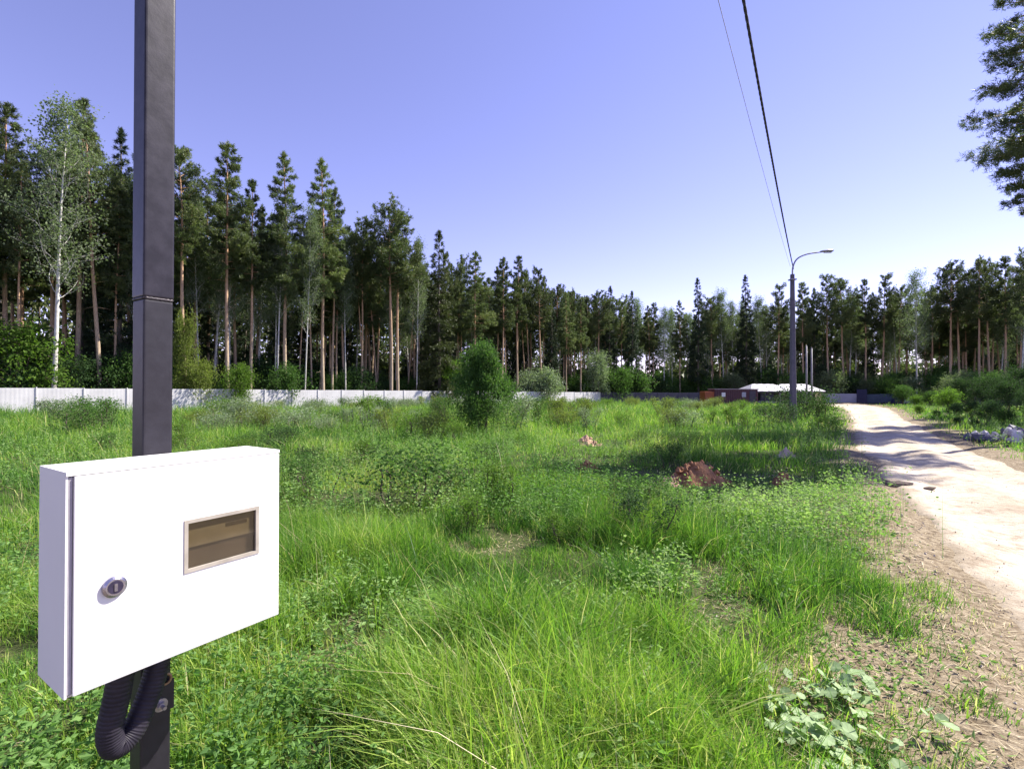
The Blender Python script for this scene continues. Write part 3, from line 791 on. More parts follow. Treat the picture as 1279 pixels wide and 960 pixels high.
def broadleaf(Ht, wid, nleaf, size, stems=1, depth=3, kids=4, base_f=0.25, r0=0.09, lean=(0, 0), asp=0.6, spread=0.12, up=0.4, angle=0.7, droop=0.1, cone=False, trunkbend=0.3):
    acc = Acc(); out = []
    for s in range(stems):
        a0 = rng.uniform(0, 2 * PI)
        off = np.array([math.cos(a0), math.sin(a0), 0]) * (0.05 * stems)
        lv = np.array([lean[0], lean[1], 0]) + (np.array([math.cos(a0), math.sin(a0), 0]) * (0.05 if cone else 0.22) if stems > 1 else 0)
        zz = np.linspace(0, 1, 12)[:, None]
        h_ = Ht * 0.86 * rng.uniform(0.85, 1.0) if stems > 1 else Ht * 0.9
        P = off + np.array([0, 0, 1.0]) * h_ * zz + lv * h_ * zz ** 1.3 + np.stack([trunkbend * 0.3 * np.sin(zz[:, 0] * 5 + a0), trunkbend * 0.3 * np.cos(zz[:, 0] * 4 + a0), 0 * zz[:, 0]], -1) * zz
        P[0, 2] = -0.2
        acc.tube(P, r0 * (1 - zz[:, 0]) ** 0.8 + 0.008, 7 if r0 > 0.05 else 5)
        nb = int(9 + 5 * Ht ** 0.5) if stems == 1 else 8
        for b in range(nb):
            f_ = base_f + (1 - base_f) * (b + rng.uniform(0, 1)) / nb
            q = P[min(11, int(f_ * 11))] * 1.0
            fr = f_ * 11 - int(f_ * 11)
            if int(f_ * 11) < 11: q = q * (1 - fr) + P[int(f_ * 11) + 1] * fr
            ph = b * 2.4 + a0
            v = (f_ - base_f) / (1 - base_f)
            ln = wid * (0.45 + 0.55 * math.sin(PI * min(1, 0.25 + 0.75 * v))) * rng.uniform(0.7, 1.1) * 0.62
            if cone: ln = wid * (1.0 - 0.78 * v) * rng.uniform(0.7, 1.1) * 0.62
            limbs(acc, q, (math.cos(ph), math.sin(ph), up * 1.6 + 0.5 * v), ln, r0 * (0.2 if r0 > 0.1 else 0.35) * (1.1 - 0.7 * f_), depth - 2, out, kids, up, 0.3, angle)
        out.append(P[-3:])
    return acc.mesh('trunk', True), leaves_on(out, nleaf, size, spread, asp, droop)

# ------------------------------------------------------------------ tree kinds
def set_mats(pair, wood, leaf):
    pair[0].materials.append(wood); pair[1].materials.append(leaf); return pair
pines = [set_mats(conifer(24, 0.50, 3.1, 66, 3000, shape=0.7, droop=0.1, rise=0.35, patchy=0.7, zj=0.12), M['pine_bark'], M['pine']),
         set_mats(conifer(23, 0.56, 3.3, 54, 2700, shape=0.55, droop=0.0, rise=0.5, bend=0.6, patchy=0.7, zj=0.16), M['pine_bark'], M['pine']),
         set_mats(conifer(25, 0.44, 3.3, 76, 3400, shape=0.8, droop=0.18, rise=0.25, bend=0.2, patchy=0.65, zj=0.10), M['pine_bark'], M['pine']),
         set_mats(conifer(22, 0.60, 3.6, 50, 2700, shape=0.45, droop=0.0, rise=0.5, bend=0.5, patchy=0.7, zj=0.18), M['pine_bark'], M['pine']),
         set_mats(conifer(24, 0.52, 2.9, 60, 2600, shape=0.75, droop=0.12, rise=0.3, bend=-0.4, patchy=0.8, zj=0.13), M['pine_bark'], M['pine'])]
spruces = [set_mats(conifer(21, 0.10, 2.6, 120, 3800, shape=2.0, droop=0.45, rise=0.12, bend=0.1, dead=0, nl=0.28, zj=0.12), M['spruce_bark'], M['spruce']),
           set_mats(conifer(23, 0.18, 2.3, 110, 3500, shape=2.0, droop=0.35, rise=0.15, bend=0.1, dead=4, nl=0.26, zj=0.12), M['spruce_bark'], M['spruce'])]
birches = [set_mats(broadleaf(21, 3.6, 8500, 0.15, 1, 4, 4, 0.38, 0.13, (0.04, 0), 0.7, 0.28, 0.5, 0.6, 0.6), M['birch_bark'], M['birch']),
           set_mats(broadleaf(19, 3.0, 6800, 0.15, 1, 4, 4, 0.45, 0.11, (-0.03, 0.02), 0.7, 0.26, 0.55, 0.6, 0.6), M['birch_bark'], M['birch'])]
shrubs = [broadleaf(3.2, 2.3, 5200, 0.12, 5, 3, 4, 0.15, 0.03, asp=0.6, spread=0.16),
          broadleaf(2.6, 2.4, 4400, 0.13, 6, 3, 4, 0.10, 0.03, asp=0.7, spread=0.18),
          broadleaf(4.2, 2.6, 6000, 0.13, 4, 3, 4, 0.20, 0.04, asp=0.6, spread=0.18)]

def plant(name, pair, label, cat, x, y, scale=1.0, rot=None, group=None, mats=None, sxy=None, tilt=(0, 0), dz=0.0, single=False):
    z = gz(x, y) + dz
    t = thing(name, label, cat, (x, y, z), random.uniform(0, 2 * PI) if rot is None else rot, group)
    t.rotation_euler.x, t.rotation_euler.y = tilt
    s = sxy if sxy else scale
    t.scale = (s, s, scale)
    names = ('trunk', 'crown') if name.endswith('tree') else ('stem', 'foliage')
    for nm, me, k in zip(names, pair, (0, 1)):
        o = link(nm, me, None, t)
        if mats and mats[k]:
            if len(me.materials) == 0: me.materials.append(mats[k])
            o.material_slots[0].link = 'OBJECT'; o.material_slots[0].material = mats[k]
    return t

def hero(px, topy, Y, kind, var, label, w=1.0, tilt=(0, 0), mats=None, group=None, rot=None):
    """tree standing at distance Y whose top reaches the photographed height"""
    x = (px - 640) / 620 * Y
    z = -0.012 * max(0, min(85, Y - 15))
    h = EYE + (486 - topy) / 620 * Y - z
    pair, base, nm, cat = {'p': (pines[var % 5], (24, 23, 25, 22, 24)[var % 5], 'pine_tree', 'pine tree'),
                      's': (spruces[var % 2], (21, 23)[var % 2], 'spruce_tree', 'spruce tree'),
                      'b': (birches[var % 2], (20.5, 18.5)[var % 2], 'birch_tree', 'birch tree')}[kind]
    sc = h / base
    used.append((x, Y))
    return plant(nm, pair, label, cat, x, Y, sc, rot, group, mats, sc * w, tilt)
used = []
# front row, left to right
hero(-25, 150, 37, 'p', 2, 'pine at the far left picture edge behind the white fence')
hero(5, 128, 39.5, 'p', 0, 'dark pine rising behind the bright green leafy tree at the left edge')
hero(66, 112, 36.6, 'b', 0, 'tall white birch with a forked trunk, the leftmost birch', 1.05, rot=0.0)
hero(97, 118, 41, 'p', 4, 'slim pine directly behind the leftmost birch, yellowish trunk')
hero(125, 150, 40, 'p', 1, 'pine between the leftmost birch and the dark steel pole', 0.9, (0, 0.03))
hero(150, 160, 43, 's', 1, 'dark spruce just left of the dark steel pole')
hero(192, 150, 42, 'p', 2, 'pine mostly hidden behind the dark steel pole')
hero(230, 188, 42.5, 'p', 3, 'pine close to the right side of the dark steel pole, pale slim trunk')
hero(284, 176, 44.8, 'p', 0, 'tall pine with open pointed crown, second one right of the steel pole')
hero(314, 222, 46.5, 'p', 4, 'lower dark pine left of the two tallest pines', 0.9)
hero(346, 240, 48, 'b', 1, 'slim grey birch trunk left of the tall pointed pine', 0.7)
hero(357, 190, 48.5, 'p', 2, 'tall pointed pine with yellowish trunk, left of the pair of tallest pines')
hero(381, 250, 49.0, 'b', 0, 'birch whose trunk leans left, between the two tall pointed pines', 0.6, (0, -0.06))
hero(404, 198, 51, 'p', 2, 'tall pine with reddish trunk and dense pointed crown')
hero(416, 235, 54, 'p', 0, 'pine close behind the tall reddish pine, thinner trunk', 0.8)
hero(432, 290, 54.5, 'b', 1, 'thin grey birch right of the tall reddish pine', 0.7)
hero(452, 285, 57, 'p', 3, 'small slender pine left of the broad round topped pine', 0.8)
hero(489, 262, 56, 'p', 3, 'broad round topped pine, left one of a close pair with pink trunks', 1.15, (0, -0.01))
hero(497, 268, 56.6, 'p', 1, 'broad round topped pine, right one of a close pair with pink trunks', 1.1, (0, 0.01))
hero(521, 288, 59, 'b', 0, 'pale birch with straight white trunk right of the round topped pines', 0.6)
hero(549, 288, 61.5, 's', 0, 'yellowish green spruce leafy down to the fence, left of the field bush', 1.15, mats=(None, foliage('yellowish_spruce', [(0, (0.035, 0.05, 0.018)), (1, (0.09, 0.11, 0.035))], 0.2, 0.5, 0.3, 0)))
hero(593, 314, 65.5, 'p', 2, 'dark wide pine behind the round field bush', 1.25)
hero(628, 322, 68.5, 'p', 0, 'pine just right of the dark wide pine behind the field bush')
hero(646, 320, 72, 'p', 4, 'second pine right of the dark wide pine, slightly taller')
hero(676, 338, 75, 'p', 1, 'pine in the middle of the view, above the pale willow bush')
hero(690, 366, 77, 's', 1, 'lower spruce just right of the middle pine', 0.9)
mid = [(708, 364, 80, 'p', 2), (726, 372, 83, 'p', 0), (748, 366, 88, 'p', 3), (762, 358, 90, 's', 1), (790, 364, 92, 's', 0), (776, 378, 94, 'p', 1), (812, 382, 96, 'p', 4), (830, 380, 98, 'b', 0),
       (850, 375, 99, 'p', 2), (873, 347, 99, 's', 1), (890, 372, 101, 'p', 3), (905, 357, 102, 'b', 1), (918, 372, 103, 'b', 0), (933, 344, 100, 's', 1), (952, 366, 101, 'b', 1), (972, 358, 100, 'p', 1)]
kn = {'p': 'pine', 's': 'spruce', 'b': 'birch'}
place = ['above the joint of the white and grey fences', 'above the grey fence', 'above the maroon container']
for i, (px, ty, Y, k, v) in enumerate(mid):
    where = 'above the far end of the white fence' if px < 760 else ('above the dark grey fence' if px < 885 else 'above the maroon container')
    lab = {'p': 'far pine with dark crown %s', 's': 'far pointed dark spruce %s', 'b': 'far pale green birch %s'}[k] % where
    hero(px, ty, Y, k, v, lab, 1.0, group='far trees %s' % where)
right = [(1004, 352, 98, 'p', 0), (1018, 360, 99, 's', 1), (1035, 344, 97, 'p', 1), (1054, 350, 98, 'p', 3), (1068, 362, 101, 'b', 0), (1082, 348, 96, 'p', 4), (1103, 345, 95, 'p', 1), (1122, 370, 96, 'b', 1), (1145, 334, 86, 'b', 0),
         (1164, 360, 92, 'p', 3), (1188, 330, 84, 'p', 3), (1199, 336, 86, 'p', 1), (1224, 325, 80, 'p', 1), (1236, 328, 83, 'p', 3), (1256, 320, 78, 'p', 0), (1276, 330, 76, 'b', 1), (1290, 318, 72, 'p', 3)]
for i, (px, ty, Y, k, v) in enumerate(right):
    where = 'beyond the end of the road' if px < 1130 else 'above the bushes at the right picture edge'
    lab = {'p': 'tall backlit pine with open crown %s', 's': 'narrow dark spruce %s', 'b': 'pale airy birch %s'}[k] % where
    hero(px, ty, Y, k, v, lab, 1.0, group='trees %s' % where)

random.seed(91)
for i in range(46):
    f_ = i / 46.0 + random.uniform(-.008, .008)
    x = -36 + f_ * 55; y = 36 + f_ * 57
    x += -0.73 * random.uniform(0.8, 3.2); y += 0.69 * random.uniform(0.8, 3.2)
    if min(math.hypot(x - a_, y - b_) for a_, b_ in used) < 1.0: continue
    used.append((x, y))
    k = random.choice('ppppb'); v = (1, 3, 4, 0)[i % 4]
    pair, base = (pines[v], (24, 23, 25, 22, 24)[v]) if k == 'p' else (birches[i % 2], (20.5, 18.5)[i % 2])
    sc = random.uniform(17.5, 21) / base
    plant('pine_tree' if k == 'p' else 'birch_tree', pair, 'slender pine with a bare pale trunk squeezed into the front row behind the white fence' if k == 'p' else 'slender birch squeezed into the front row behind the white fence', 'pine tree' if k == 'p' else 'birch tree', x, y, sc, None,
          'slender front row %s behind the white fence' % ('pines' if k == 'p' else 'birches'), None, sc * random.uniform(0.6, 0.8), (random.gauss(0, 0.03), random.gauss(0, 0.03)))

# the forest behind the front row
edge_pts = np.array([(-52, 20), (-36, 36), (15, 89), (38, 100), (58, 97), (76, 92), (84, 76), (90, 60)], dtype=float)
seg = np.diff(edge_pts, axis=0); sl = np.linalg.norm(seg, axis=1); cum = np.concatenate([[0], np.cumsum(sl)])
def edge_at(s):
    i = min(len(seg) - 1, int(np.searchsorted(cum, s, side='right') - 1))
    d = seg[i] / sl[i]; p_ = edge_pts[i] + d * (s - cum[i])
    return p_, np.array([-d[1], d[0]])
cnt = {'p': 0, 's': 0, 'b': 0}
row_off = [2.5, 6, 10, 14.5, 20]
for ri, off in enumerate(row_off):
    s = random.uniform(0, 3)
    while s < cum[-1]:
        p_, nn_ = edge_at(s)
        q = p_ + nn_ * (off + random.uniform(-1.5, 1.5)) + np.array([random.uniform(-1, 1), random.uniform(-1, 1)])
        left = s < 90
        s += random.uniform(2.0, 3.4) if left else random.uniform(2.2, 4.2)
        if q[0] > 1.06 * q[1] + 4 or q[0] < -1.10 * q[1] - 4: continue
        if ri == 0 and min(math.hypot(q[0] - a_, q[1] - b_) for a_, b_ in used) < 2.2: continue
        r_ = random.random()
        k = 'p' if r_ < (0.66 if left else 0.55) else ('s' if r_ < (0.88 if left else 0.72) else 'b')
        if not left and k == 's' and random.random() < 0.5: k = 'p'
        if cnt[k] > 255: continue
        cnt[k] += 1
        hgt = (random.uniform(18, 22.5) + 0.10 * off if q[1] < 60 else random.uniform(17.5, 21) + 0.08 * off) if left else random.uniform(18.5, 22.5)
        v = random.randrange(5)
        pair, base = {'p': (pines[v], (24, 23, 25, 22, 24)[v]), 's': (spruces[v % 2], (21, 23)[v % 2]), 'b': (birches[v % 2], (20.5, 18.5)[v % 2])}[k]
        if k == 's': hgt *= 0.8
        sc = hgt / base
        side_ = 'left and middle' if left else 'right'
        nm = {'p': 'pine_tree', 's': 'spruce_tree', 'b': 'birch_tree'}[k]
        plant(nm, pair, {'p': 'pine crowded deep in the forest at the %s, behind the edge row', 's': 'dark spruce crowded deep in the forest at the %s, behind the edge row', 'b': 'slim birch crowded deep in the forest at the %s, behind the edge row'}[k] % side_,
              kn[k] + ' tree', float(q[0]), float(q[1]), sc, None, 'forest %s behind the edge row at the %s' % ({'p': 'pines', 's': 'spruces', 'b': 'birches'}[k], side_), None, sc * random.uniform(0.85, 1.15), (random.gauss(0, 0.015), random.gauss(0, 0.015)))

random.seed(44)
for i in range(95):
    x = random.uniform(78, 135); y = random.uniform(90, 128)
    if x > 1.06 * y + 3 or x < 0.62 * y + 14: continue
    k = random.choice('ppppbbs'); v = random.randrange(5)
    pair, base = {'p': (pines[v], (24, 23, 25, 22, 24)[v]), 's': (spruces[v % 2], (21, 23)[v % 2]), 'b': (birches[v % 2], (20.5, 18.5)[v % 2])}[k]
    sc = random.uniform(18, 23) / base
    nm = {'p': 'pine_tree', 's': 'spruce_tree', 'b': 'birch_tree'}[k]
    plant(nm, pair, {'p': 'pine crowded deep in the forest at the right, behind the edge row', 's': 'dark spruce crowded deep in the forest at the right, behind the edge row', 'b': 'slim birch crowded deep in the forest at the right, behind the edge row'}[k],
          kn[k] + ' tree', x, y, sc, None, 'forest %s behind the edge row at the right' % ({'p': 'pines', 's': 'spruces', 'b': 'birches'}[k]), None, sc * random.uniform(0.8, 1.1), (random.gauss(0, 0.015), random.gauss(0, 0.015)))

# far wood as one mass: simple trunks and ragged crowns
acc_v = []; acc_f = []; nv = 0; tint = []
wood = Acc()
far_xy = []
for off in (26, 30, 35, 40, 46, 52, 60):
    s = random.uniform(0, 3)
    while s < cum[-1]:
        p_, nn_ = edge_at(s); q = p_ + nn_ * (off + random.uniform(-2.5, 2.5)); s += random.uniform(2.6, 4.6) * (1 if s < 90 else 1.3)
        if q[0] > 1.12 * q[1] + 4 or q[0] < -1.12 * q[1] - 4: continue
        far_xy.append((q[0], q[1], random.uniform(16, 21)))
for i in range(150):
    x = random.uniform(85, 190); y = random.uniform(95, 175)
    if y > 0.9 * x - 10 and x < 1.12 * y + 5 and math.hypot(x - 85, y - 95) > 28: far_xy.append((x, y, random.uniform(16, 21)))
for x, y, h in far_xy:
    z = -1.0
    nS = 180; C = np.stack([x + rng.normal(0, 2.2, nS), y + rng.normal(0, 1.5, nS), z + (9.5 if x > 30 else 7.5) * rng.uniform(0, 1, nS) ** 1.4], -1)
    V, Fc = leaf_quads(C, rand_dirs(nS), rng.uniform(0.8, 1.9, nS), 0.7); acc_v.append(V); acc_f.append(Fc + nv); nv += len(V); tint.append(np.repeat(rng.uniform(0, 1, nS), 4))
    wood.tube([(x, y, z), (x + random.uniform(-.3, .3), y, z + h)], [0.16, 0.03], 5, False)
    nL = 170
    v = rng.uniform(0, 1, nL); zz = z + h * (0.35 + 0.65 * v); rr = (2.3 * (1 - v) ** 0.7 + 0.2) * rng.uniform(0.2, 1, nL) ** 0.5; ph = rng.uniform(0, 2 * PI, nL)
    C = np.stack([x + rr * np.cos(ph), y + rr * np.sin(ph), zz], -1)
    V, Fc = leaf_quads(C, unit(rand_dirs(nL) + [0, 0, -0.1]), rng.uniform(0.5, 1.1, nL), 0.5)
    acc_v.append(V); acc_f.append(Fc + nv); nv += len(V); tint.append(np.repeat(rng.uniform(0, 1, nL), 4))
me = mesh_np('forest', np.concatenate(acc_v), [np.concatenate(acc_f)], {'tint': np.concatenate(tint)})
fr = thing('forest', 'far off dark wood closing the view behind the nearer trees', 'forest')
o = link('crowns', me, M['pine'], fr); o['kind'] = 'stuff'
o = link('trunks', wood.mesh('trunks', True), M['spruce_bark'], fr); o['kind'] = 'stuff'

# ------------------------------------------------------------------ undergrowth along the forest edge
def shrub_at(px, topy, Y, mat, label, var=0, w=1.0, group=None, cat='shrub', name='shrub', dz=0.0):
    x = (px - 640) / 620 * Y; z = -0.012 * max(0, min(85, Y - 15))
    h = EYE + (486 - topy) / 620 * Y - z
    base = (3.7, 3.1, 4.8)[var]
    sc = h / base
    return plant(name, shrubs[var], label, cat, x, Y, sc, None, group, (M['twig'], mat), sc * w, dz=dz)
big_leaf = [broadleaf(7.0, 5.2, 6500, 0.26, 3, 4, 4, 0.08, 0.06, asp=0.75, spread=0.30, up=0.15, angle=0.8, droop=0.5)]
tl = plant('maple_tree', big_leaf[0], 'bright green low leafy tree at the left picture edge before the forest', 'tree', -37.0, 36.8, 0.92, 0.4, None, (M['twig'], M['bright']))
tl = plant('maple_tree', big_leaf[0], 'small bright leafy tree between the leftmost birch and the steel pole', 'tree', -31.6, 40.5, 0.6, 2.0, None, (M['twig'], M['willow']))
shrub_at(170, 425, 41, M['willow'], 'green shrub behind the fence just left of the steel pole', 2, 0.9)
shrub_at(233, 372, 42.5, M['yellow'], 'tall yellow green sapling just right of the steel pole', 2, 0.35)
shrub_at(240, 440, 41.5, M['yellow'], 'low yellow green shrub at the fence right of the steel pole', 0, 0.9)
shrub_at(292, 446, 43.5, M['bright'], 'small bright green shrub behind the fence under the tall pointed pine', 0, 0.9)
shrub_at(352, 455, 47.5, M['willow'], 'green shrub behind the fence between two pale pine trunks', 1, 0.8)
shrub_at(570, 440, 62, M['bright'], 'yellow green shrub behind the fence left of the field bush', 2, 0.8)
shrub_at(658, 462, 73, M['pale'], 'left one of two pale willow shrubs behind the fence right of the field bush', 1, 0.9)
shrub_at(688, 459, 75, M['pale'], 'right one of two pale willow shrubs behind the fence right of the field bush', 1, 1.0)
shrub_at(744, 430, 86, M['pale'], 'tall whitish willow above the joint of white and grey fences', 2, 0.7)
shrub_at(765, 452, 88, M['willow'], 'green shrub right of the tall whitish willow', 0, 1.2)
random.seed(21)
s = 2.0
while s < cum[-1]:
    p_, nn_ = edge_at(s)
    left = s < 90
    for off in (1.2, 4.5, 9.0, 17.0):
        q = p_ + nn_ * (off + random.uniform(-1.0, 1.0))
        if q[0] > 1.06 * q[1] + 3 or q[0] < -1.1 * q[1] - 3: continue
        v = random.randrange(3); base = (3.2, 2.6, 4.2)[v]
        h = random.uniform(2.6, 4.6) if left else random.uniform(3.2, 6.5)
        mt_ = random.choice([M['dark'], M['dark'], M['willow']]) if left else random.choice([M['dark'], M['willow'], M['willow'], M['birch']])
        grp = 'undergrowth along the forest edge at the %s' % ('left' if left else 'right')
        sc = h / base
        plant('shrub', shrubs[v], 'dark green undergrowth shrub under the trees along the forest edge at the %s' % ('left' if left else 'right'), 'shrub', float(q[0]), float(q[1]), sc, None, grp, (M['twig'], mt_), sc * random.uniform(0.9, 1.4))
    s += random.uniform(2.2, 3.6)

# bushes right of the road
random.seed(5)
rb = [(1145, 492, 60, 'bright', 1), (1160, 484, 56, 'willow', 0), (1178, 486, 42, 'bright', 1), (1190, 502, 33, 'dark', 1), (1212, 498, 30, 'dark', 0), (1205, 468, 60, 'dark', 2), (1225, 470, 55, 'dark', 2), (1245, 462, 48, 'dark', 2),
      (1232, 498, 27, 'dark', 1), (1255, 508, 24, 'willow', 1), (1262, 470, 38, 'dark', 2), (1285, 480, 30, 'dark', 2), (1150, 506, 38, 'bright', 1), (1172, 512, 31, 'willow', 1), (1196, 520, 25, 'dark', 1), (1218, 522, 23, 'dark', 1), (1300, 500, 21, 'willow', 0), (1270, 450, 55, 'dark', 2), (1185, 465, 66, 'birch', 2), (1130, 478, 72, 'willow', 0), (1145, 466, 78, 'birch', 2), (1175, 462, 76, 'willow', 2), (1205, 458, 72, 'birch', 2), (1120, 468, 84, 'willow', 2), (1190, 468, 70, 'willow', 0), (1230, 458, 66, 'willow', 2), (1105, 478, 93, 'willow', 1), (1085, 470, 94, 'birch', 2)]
for px, ty, Y, mk, v in rb:  # dark ones carry the darker leaf colour
    lab = {'bright': 'bright green roadside bush right of the dirt road', 'willow': 'mid green leafy bush right of the dirt road', 'dark': 'dark green bush right of the dirt road', 'birch': 'pale birch thicket right of the dirt road'}[mk]
    shrub_at(px, ty, Y, M[mk], lab, v, 1.15, 'bushes right of the dirt road', 'bush', 'bush')

# bush in the field
fb_ = broadleaf(3.3, 2.2, 34000, 0.08, 5, 4, 4, 0.02, 0.03, asp=0.5, spread=0.13, up=0.22, angle=0.6, droop=0.1, cone=True)
x, y = G(601, 546)
M['bush'] = foliage('field_bush_leaves', [(0.0, (0.035, 0.09, 0.022)), (0.6, (0.075, 0.15, 0.035)), (1.0, (0.15, 0.24, 0.06))], 0.4, 0.6, 0.15, 0)
plant('field_bush', fb_, 'dense round topped green willow bush standing alone in the field', 'bush', x, y, 1.04, 0.5, None, (M['twig'], M['bush']), 0.82)
small = [broadleaf(1.2, 1.1, 1700, 0.07, 6, 3, 4, 0.05, 0.012, asp=0.5, spread=0.09, up=0.5),
         broadleaf(1.0, 1.3, 1800, 0.075, 7, 3, 4, 0.05, 0.012, asp=0.6, spread=0.10, up=0.4),
         broadleaf(1.5, 0.8, 1500, 0.07, 4, 3, 4, 0.10, 0.012, asp=0.5, spread=0.08, up=0.7)]
def small_at(px, py, h, mat, label, var, group=None, w=1.0):
    x, y = G(px, py); base = (1.2, 1.0, 1.5)[var]; sc = h / base
    plant('shrub', small[var], label, 'shrub', x, y, sc, None, group, (M['twig'], mat), sc * w)
small_at(640, 540, 1.4, M['pale'], 'pale willow shrub touching the right side of the round field bush', 0)
small_at(545, 548, 0.75, M['yellow'], 'light green low shrub left of the round field bush', 1)
small_at(520, 545, 0.8, M['bright'], 'bright low shrub, second one left of the round field bush', 1)
small_at(572, 552, 0.6, M['bright'], 'low light shrub at the left foot of the round field bush', 0)
small_at(672, 530, 1.4, M['willow'], 'dark green young shrub a few steps right of the round field bush', 2)
small_at(546, 522, 1.5, M['yellow'], 'slim yellow green sapling behind the low shrubs left of the bush', 2)
small_at(512, 630, 0.68, M['willow'], 'dark green leafy clump in the middle of the meadow', 1, None, 1.4)
small_at(400, 620, 0.6, M['willow'], 'green leafy clump in the meadow close right of the white box', 0, None, 1.5)
small_at(1002, 527, 1.5, M['dark'], 'dark bush around the foot of the street lamp', 1, None, 1.2)
small_at(1018, 528, 1.25, M['willow'], 'green bush right of the street lamp foot', 0, None, 1.1)
small_at(975, 534, 0.9, M['dark'], 'low dark bush left of the street lamp foot', 1, None, 1.4)
small_at(1035, 542, 0.55, M['bright'], 'low bright bush between street lamp and road edge', 1, None, 1.3)
random.seed(33)
for i in range(26):
    y = random.uniform(5, 16); x = random.uniform(-0.9 * y, 0.45 * y)
    if dist_l(x, y) < 2 or math.hypot(x + 0.83, y - 1.15) < 2 or any(math.hypot(x - hx, y - hy) < 2 for hx, hy in ((3.2, 8.7), (1.5, 9.8), (5, 9.2))): continue
    v = random.randrange(3); sc = random.uniform(0.25, 0.45)
    plant('shrub', small[v], 'low leafy seedling bush standing in the near meadow grass', 'shrub', x, y, sc, None, 'low seedlings in the near meadow', (M['twig'], random.choice([M['dark'], M['bright'], M['willow']])), sc * 1.5)
random.seed(9)
for i in range(120):
    y = random.uniform(17, 60); x = random.uniform(-0.95 * y, 0.52 * y)
    if x < -34 + 0.942 * (y - 33) - 1.0 + 3: continue
    if dist_l(x, y) < 3: continue
    if abs(x + 1) < 2 and y < 19: continue
    v = random.randrange(3); sc = random.uniform(0.5, 1.0)
    plant('shrub', small[v], 'small light green shrub among the tall weeds of the far meadow', 'shrub', x, y, sc, None, 'small shrubs in the far meadow', (M['twig'], random.choice([M['yellow'], M['bright'], M['willow'], M['pale']])), sc * 1.3)

# ------------------------------------------------------------------ the pine at the right edge and its neighbours that shade the road
near = set_mats(conifer(24, 0.42, 2.75, 78, 3900, nper=15, nl=0.17, nw=0.028, droop=0.22, rise=0.26, shape=0.6, bend=0.5, r0=0.16, patchy=0.7, stubby=0.2, zj=0.08, dead=0), M['pine_bark'], M['pine'])
plant('pine_tree', near, 'large dark pine with drooping boughs cut by the right picture edge', 'pine tree', 23.95, 22.4, 1.0, 2.6)
random.seed(3)
for i, (x, y, sc) in enumerate(((26.3, 22.1, 1.0), (20.2, 16.7, 1.0), (36, 29.0, 1.0), (42, 36, 0.95))):
    plant('pine_tree', pines[(2, 3, 0, 4)[i]], 'roadside pine out of frame whose shadow falls over the road', 'pine tree', x, y, sc, 1.3 * i, 'roadside pines out of frame at the right')

# ------------------------------------------------------------------ soil heaps, stones, rubble
def heap(name, label, cat, px, py, w, d, h, mat, seed, lumps=8, sink=0.03):
    x, y = G(px, py); y += d * 0.35; x = (px - 640) / 620 * y
    nr, na = 22, 40
    u = np.linspace(0, 1, nr)[:, None]; an = np.linspace(0, 2 * PI, na, endpoint=False)[None, :]
    X_ = u * np.cos(an) * w / 2; Y_ = u * np.sin(an) * d / 2
    prof = (1 - u) ** 0.9 * (1 + 0 * an)
    Z_ = h * prof * (0.75 + 0.5 * vn(X_ + seed, Y_, w * 0.25, seed)) + 0.22 * h * (vn(X_, Y_ + seed, w * 0.09, seed + 1) - 0.5) * (u < 0.98)
    jit = 1 + 0.25 * (vn(np.cos(an) * 2 + 5 + 0 * u, np.sin(an) * 2 + 5 + 0 * u, 0.7, seed + 2) - 0.5)
    X_ = X_ * jit; Y_ = Y_ * jit
    Z_ = Z_ - sink - 0.05 * (u > 0.97)
    V = np.stack([X_, Y_, Z_], -1).reshape(-1, 3)
    i = np.arange(nr - 1)[:, None] * na; j = np.arange(na)[None, :]; j2 = (j + 1) % na
    Q = np.stack([i + j, i + na + j, i + na + j2, i + j2], -1).reshape(-1, 4)
    acc = Acc(); acc.add(V, [Q])
    r2 = random.Random(seed)
    for k in range(lumps * 6):
        a_ = r2.uniform(0, 2 * PI); rr = r2.uniform(0.1, 0.55); s_ = r2.uniform(0.02, 0.07) * w
        zc = h * (1 - rr * 2) ** 0.9 * 0.95 if rr < 0.5 else 0.01
        o8 = np.array([(1, 0, 0), (-1, 0, 0), (0, 1, 0), (0, -1, 0), (0, 0, 0.8), (0, 0, -0.8)], dtype=float) * s_ * np.array([r2.uniform(.6, 1.2), r2.uniform(.6, 1.2), 1])
        acc.add(o8 + np.array([math.cos(a_) * rr * w, math.sin(a_) * rr * d, zc]), [np.array([(0, 2, 4), (2, 1, 4), (1, 3, 4), (3, 0, 4), (2, 0, 5), (1, 2, 5), (3, 1, 5), (0, 3, 5)])])
    o = link(name, acc.mesh(name), mat); o.location = (x, y, gz(x, y))
    tag(o, label, cat)
    heaps.append((x, y, max(w, d) / 2))
    return o
heaps = []
heap('soil_heap', 'largest heap of reddish brown soil in the grass left of the road', 'soil heap', 870, 606, 1.15, 0.9, 0.46, M['red_soil'], 3)
heap('soil_heap', 'flat low spread of reddish soil at the left foot of the largest heap', 'soil heap', 838, 606, 0.7, 0.5, 0.14, M['tan_soil'], 31)
heap('soil_heap', 'small dark red soil heap between the largest heap and the road', 'soil heap', 978, 606, 0.42, 0.4, 0.27, M['red_soil'], 4)
heap('soil_heap', 'low reddish soil heap in shade in the middle of the meadow', 'soil heap', 733, 590, 0.5, 0.45, 0.2, M['red_soil'], 5)
heap('soil_heap', 'small tan soil heap further back in the middle of the meadow', 'soil heap', 733, 556, 0.85, 0.6, 0.30, M['tan_soil'], 6)
heap('soil_heap', 'small pale soil heap in the grass behind the small dark red heap', 'soil heap', 982, 571, 0.5, 0.45, 0.22, M['pale_soil'], 7)
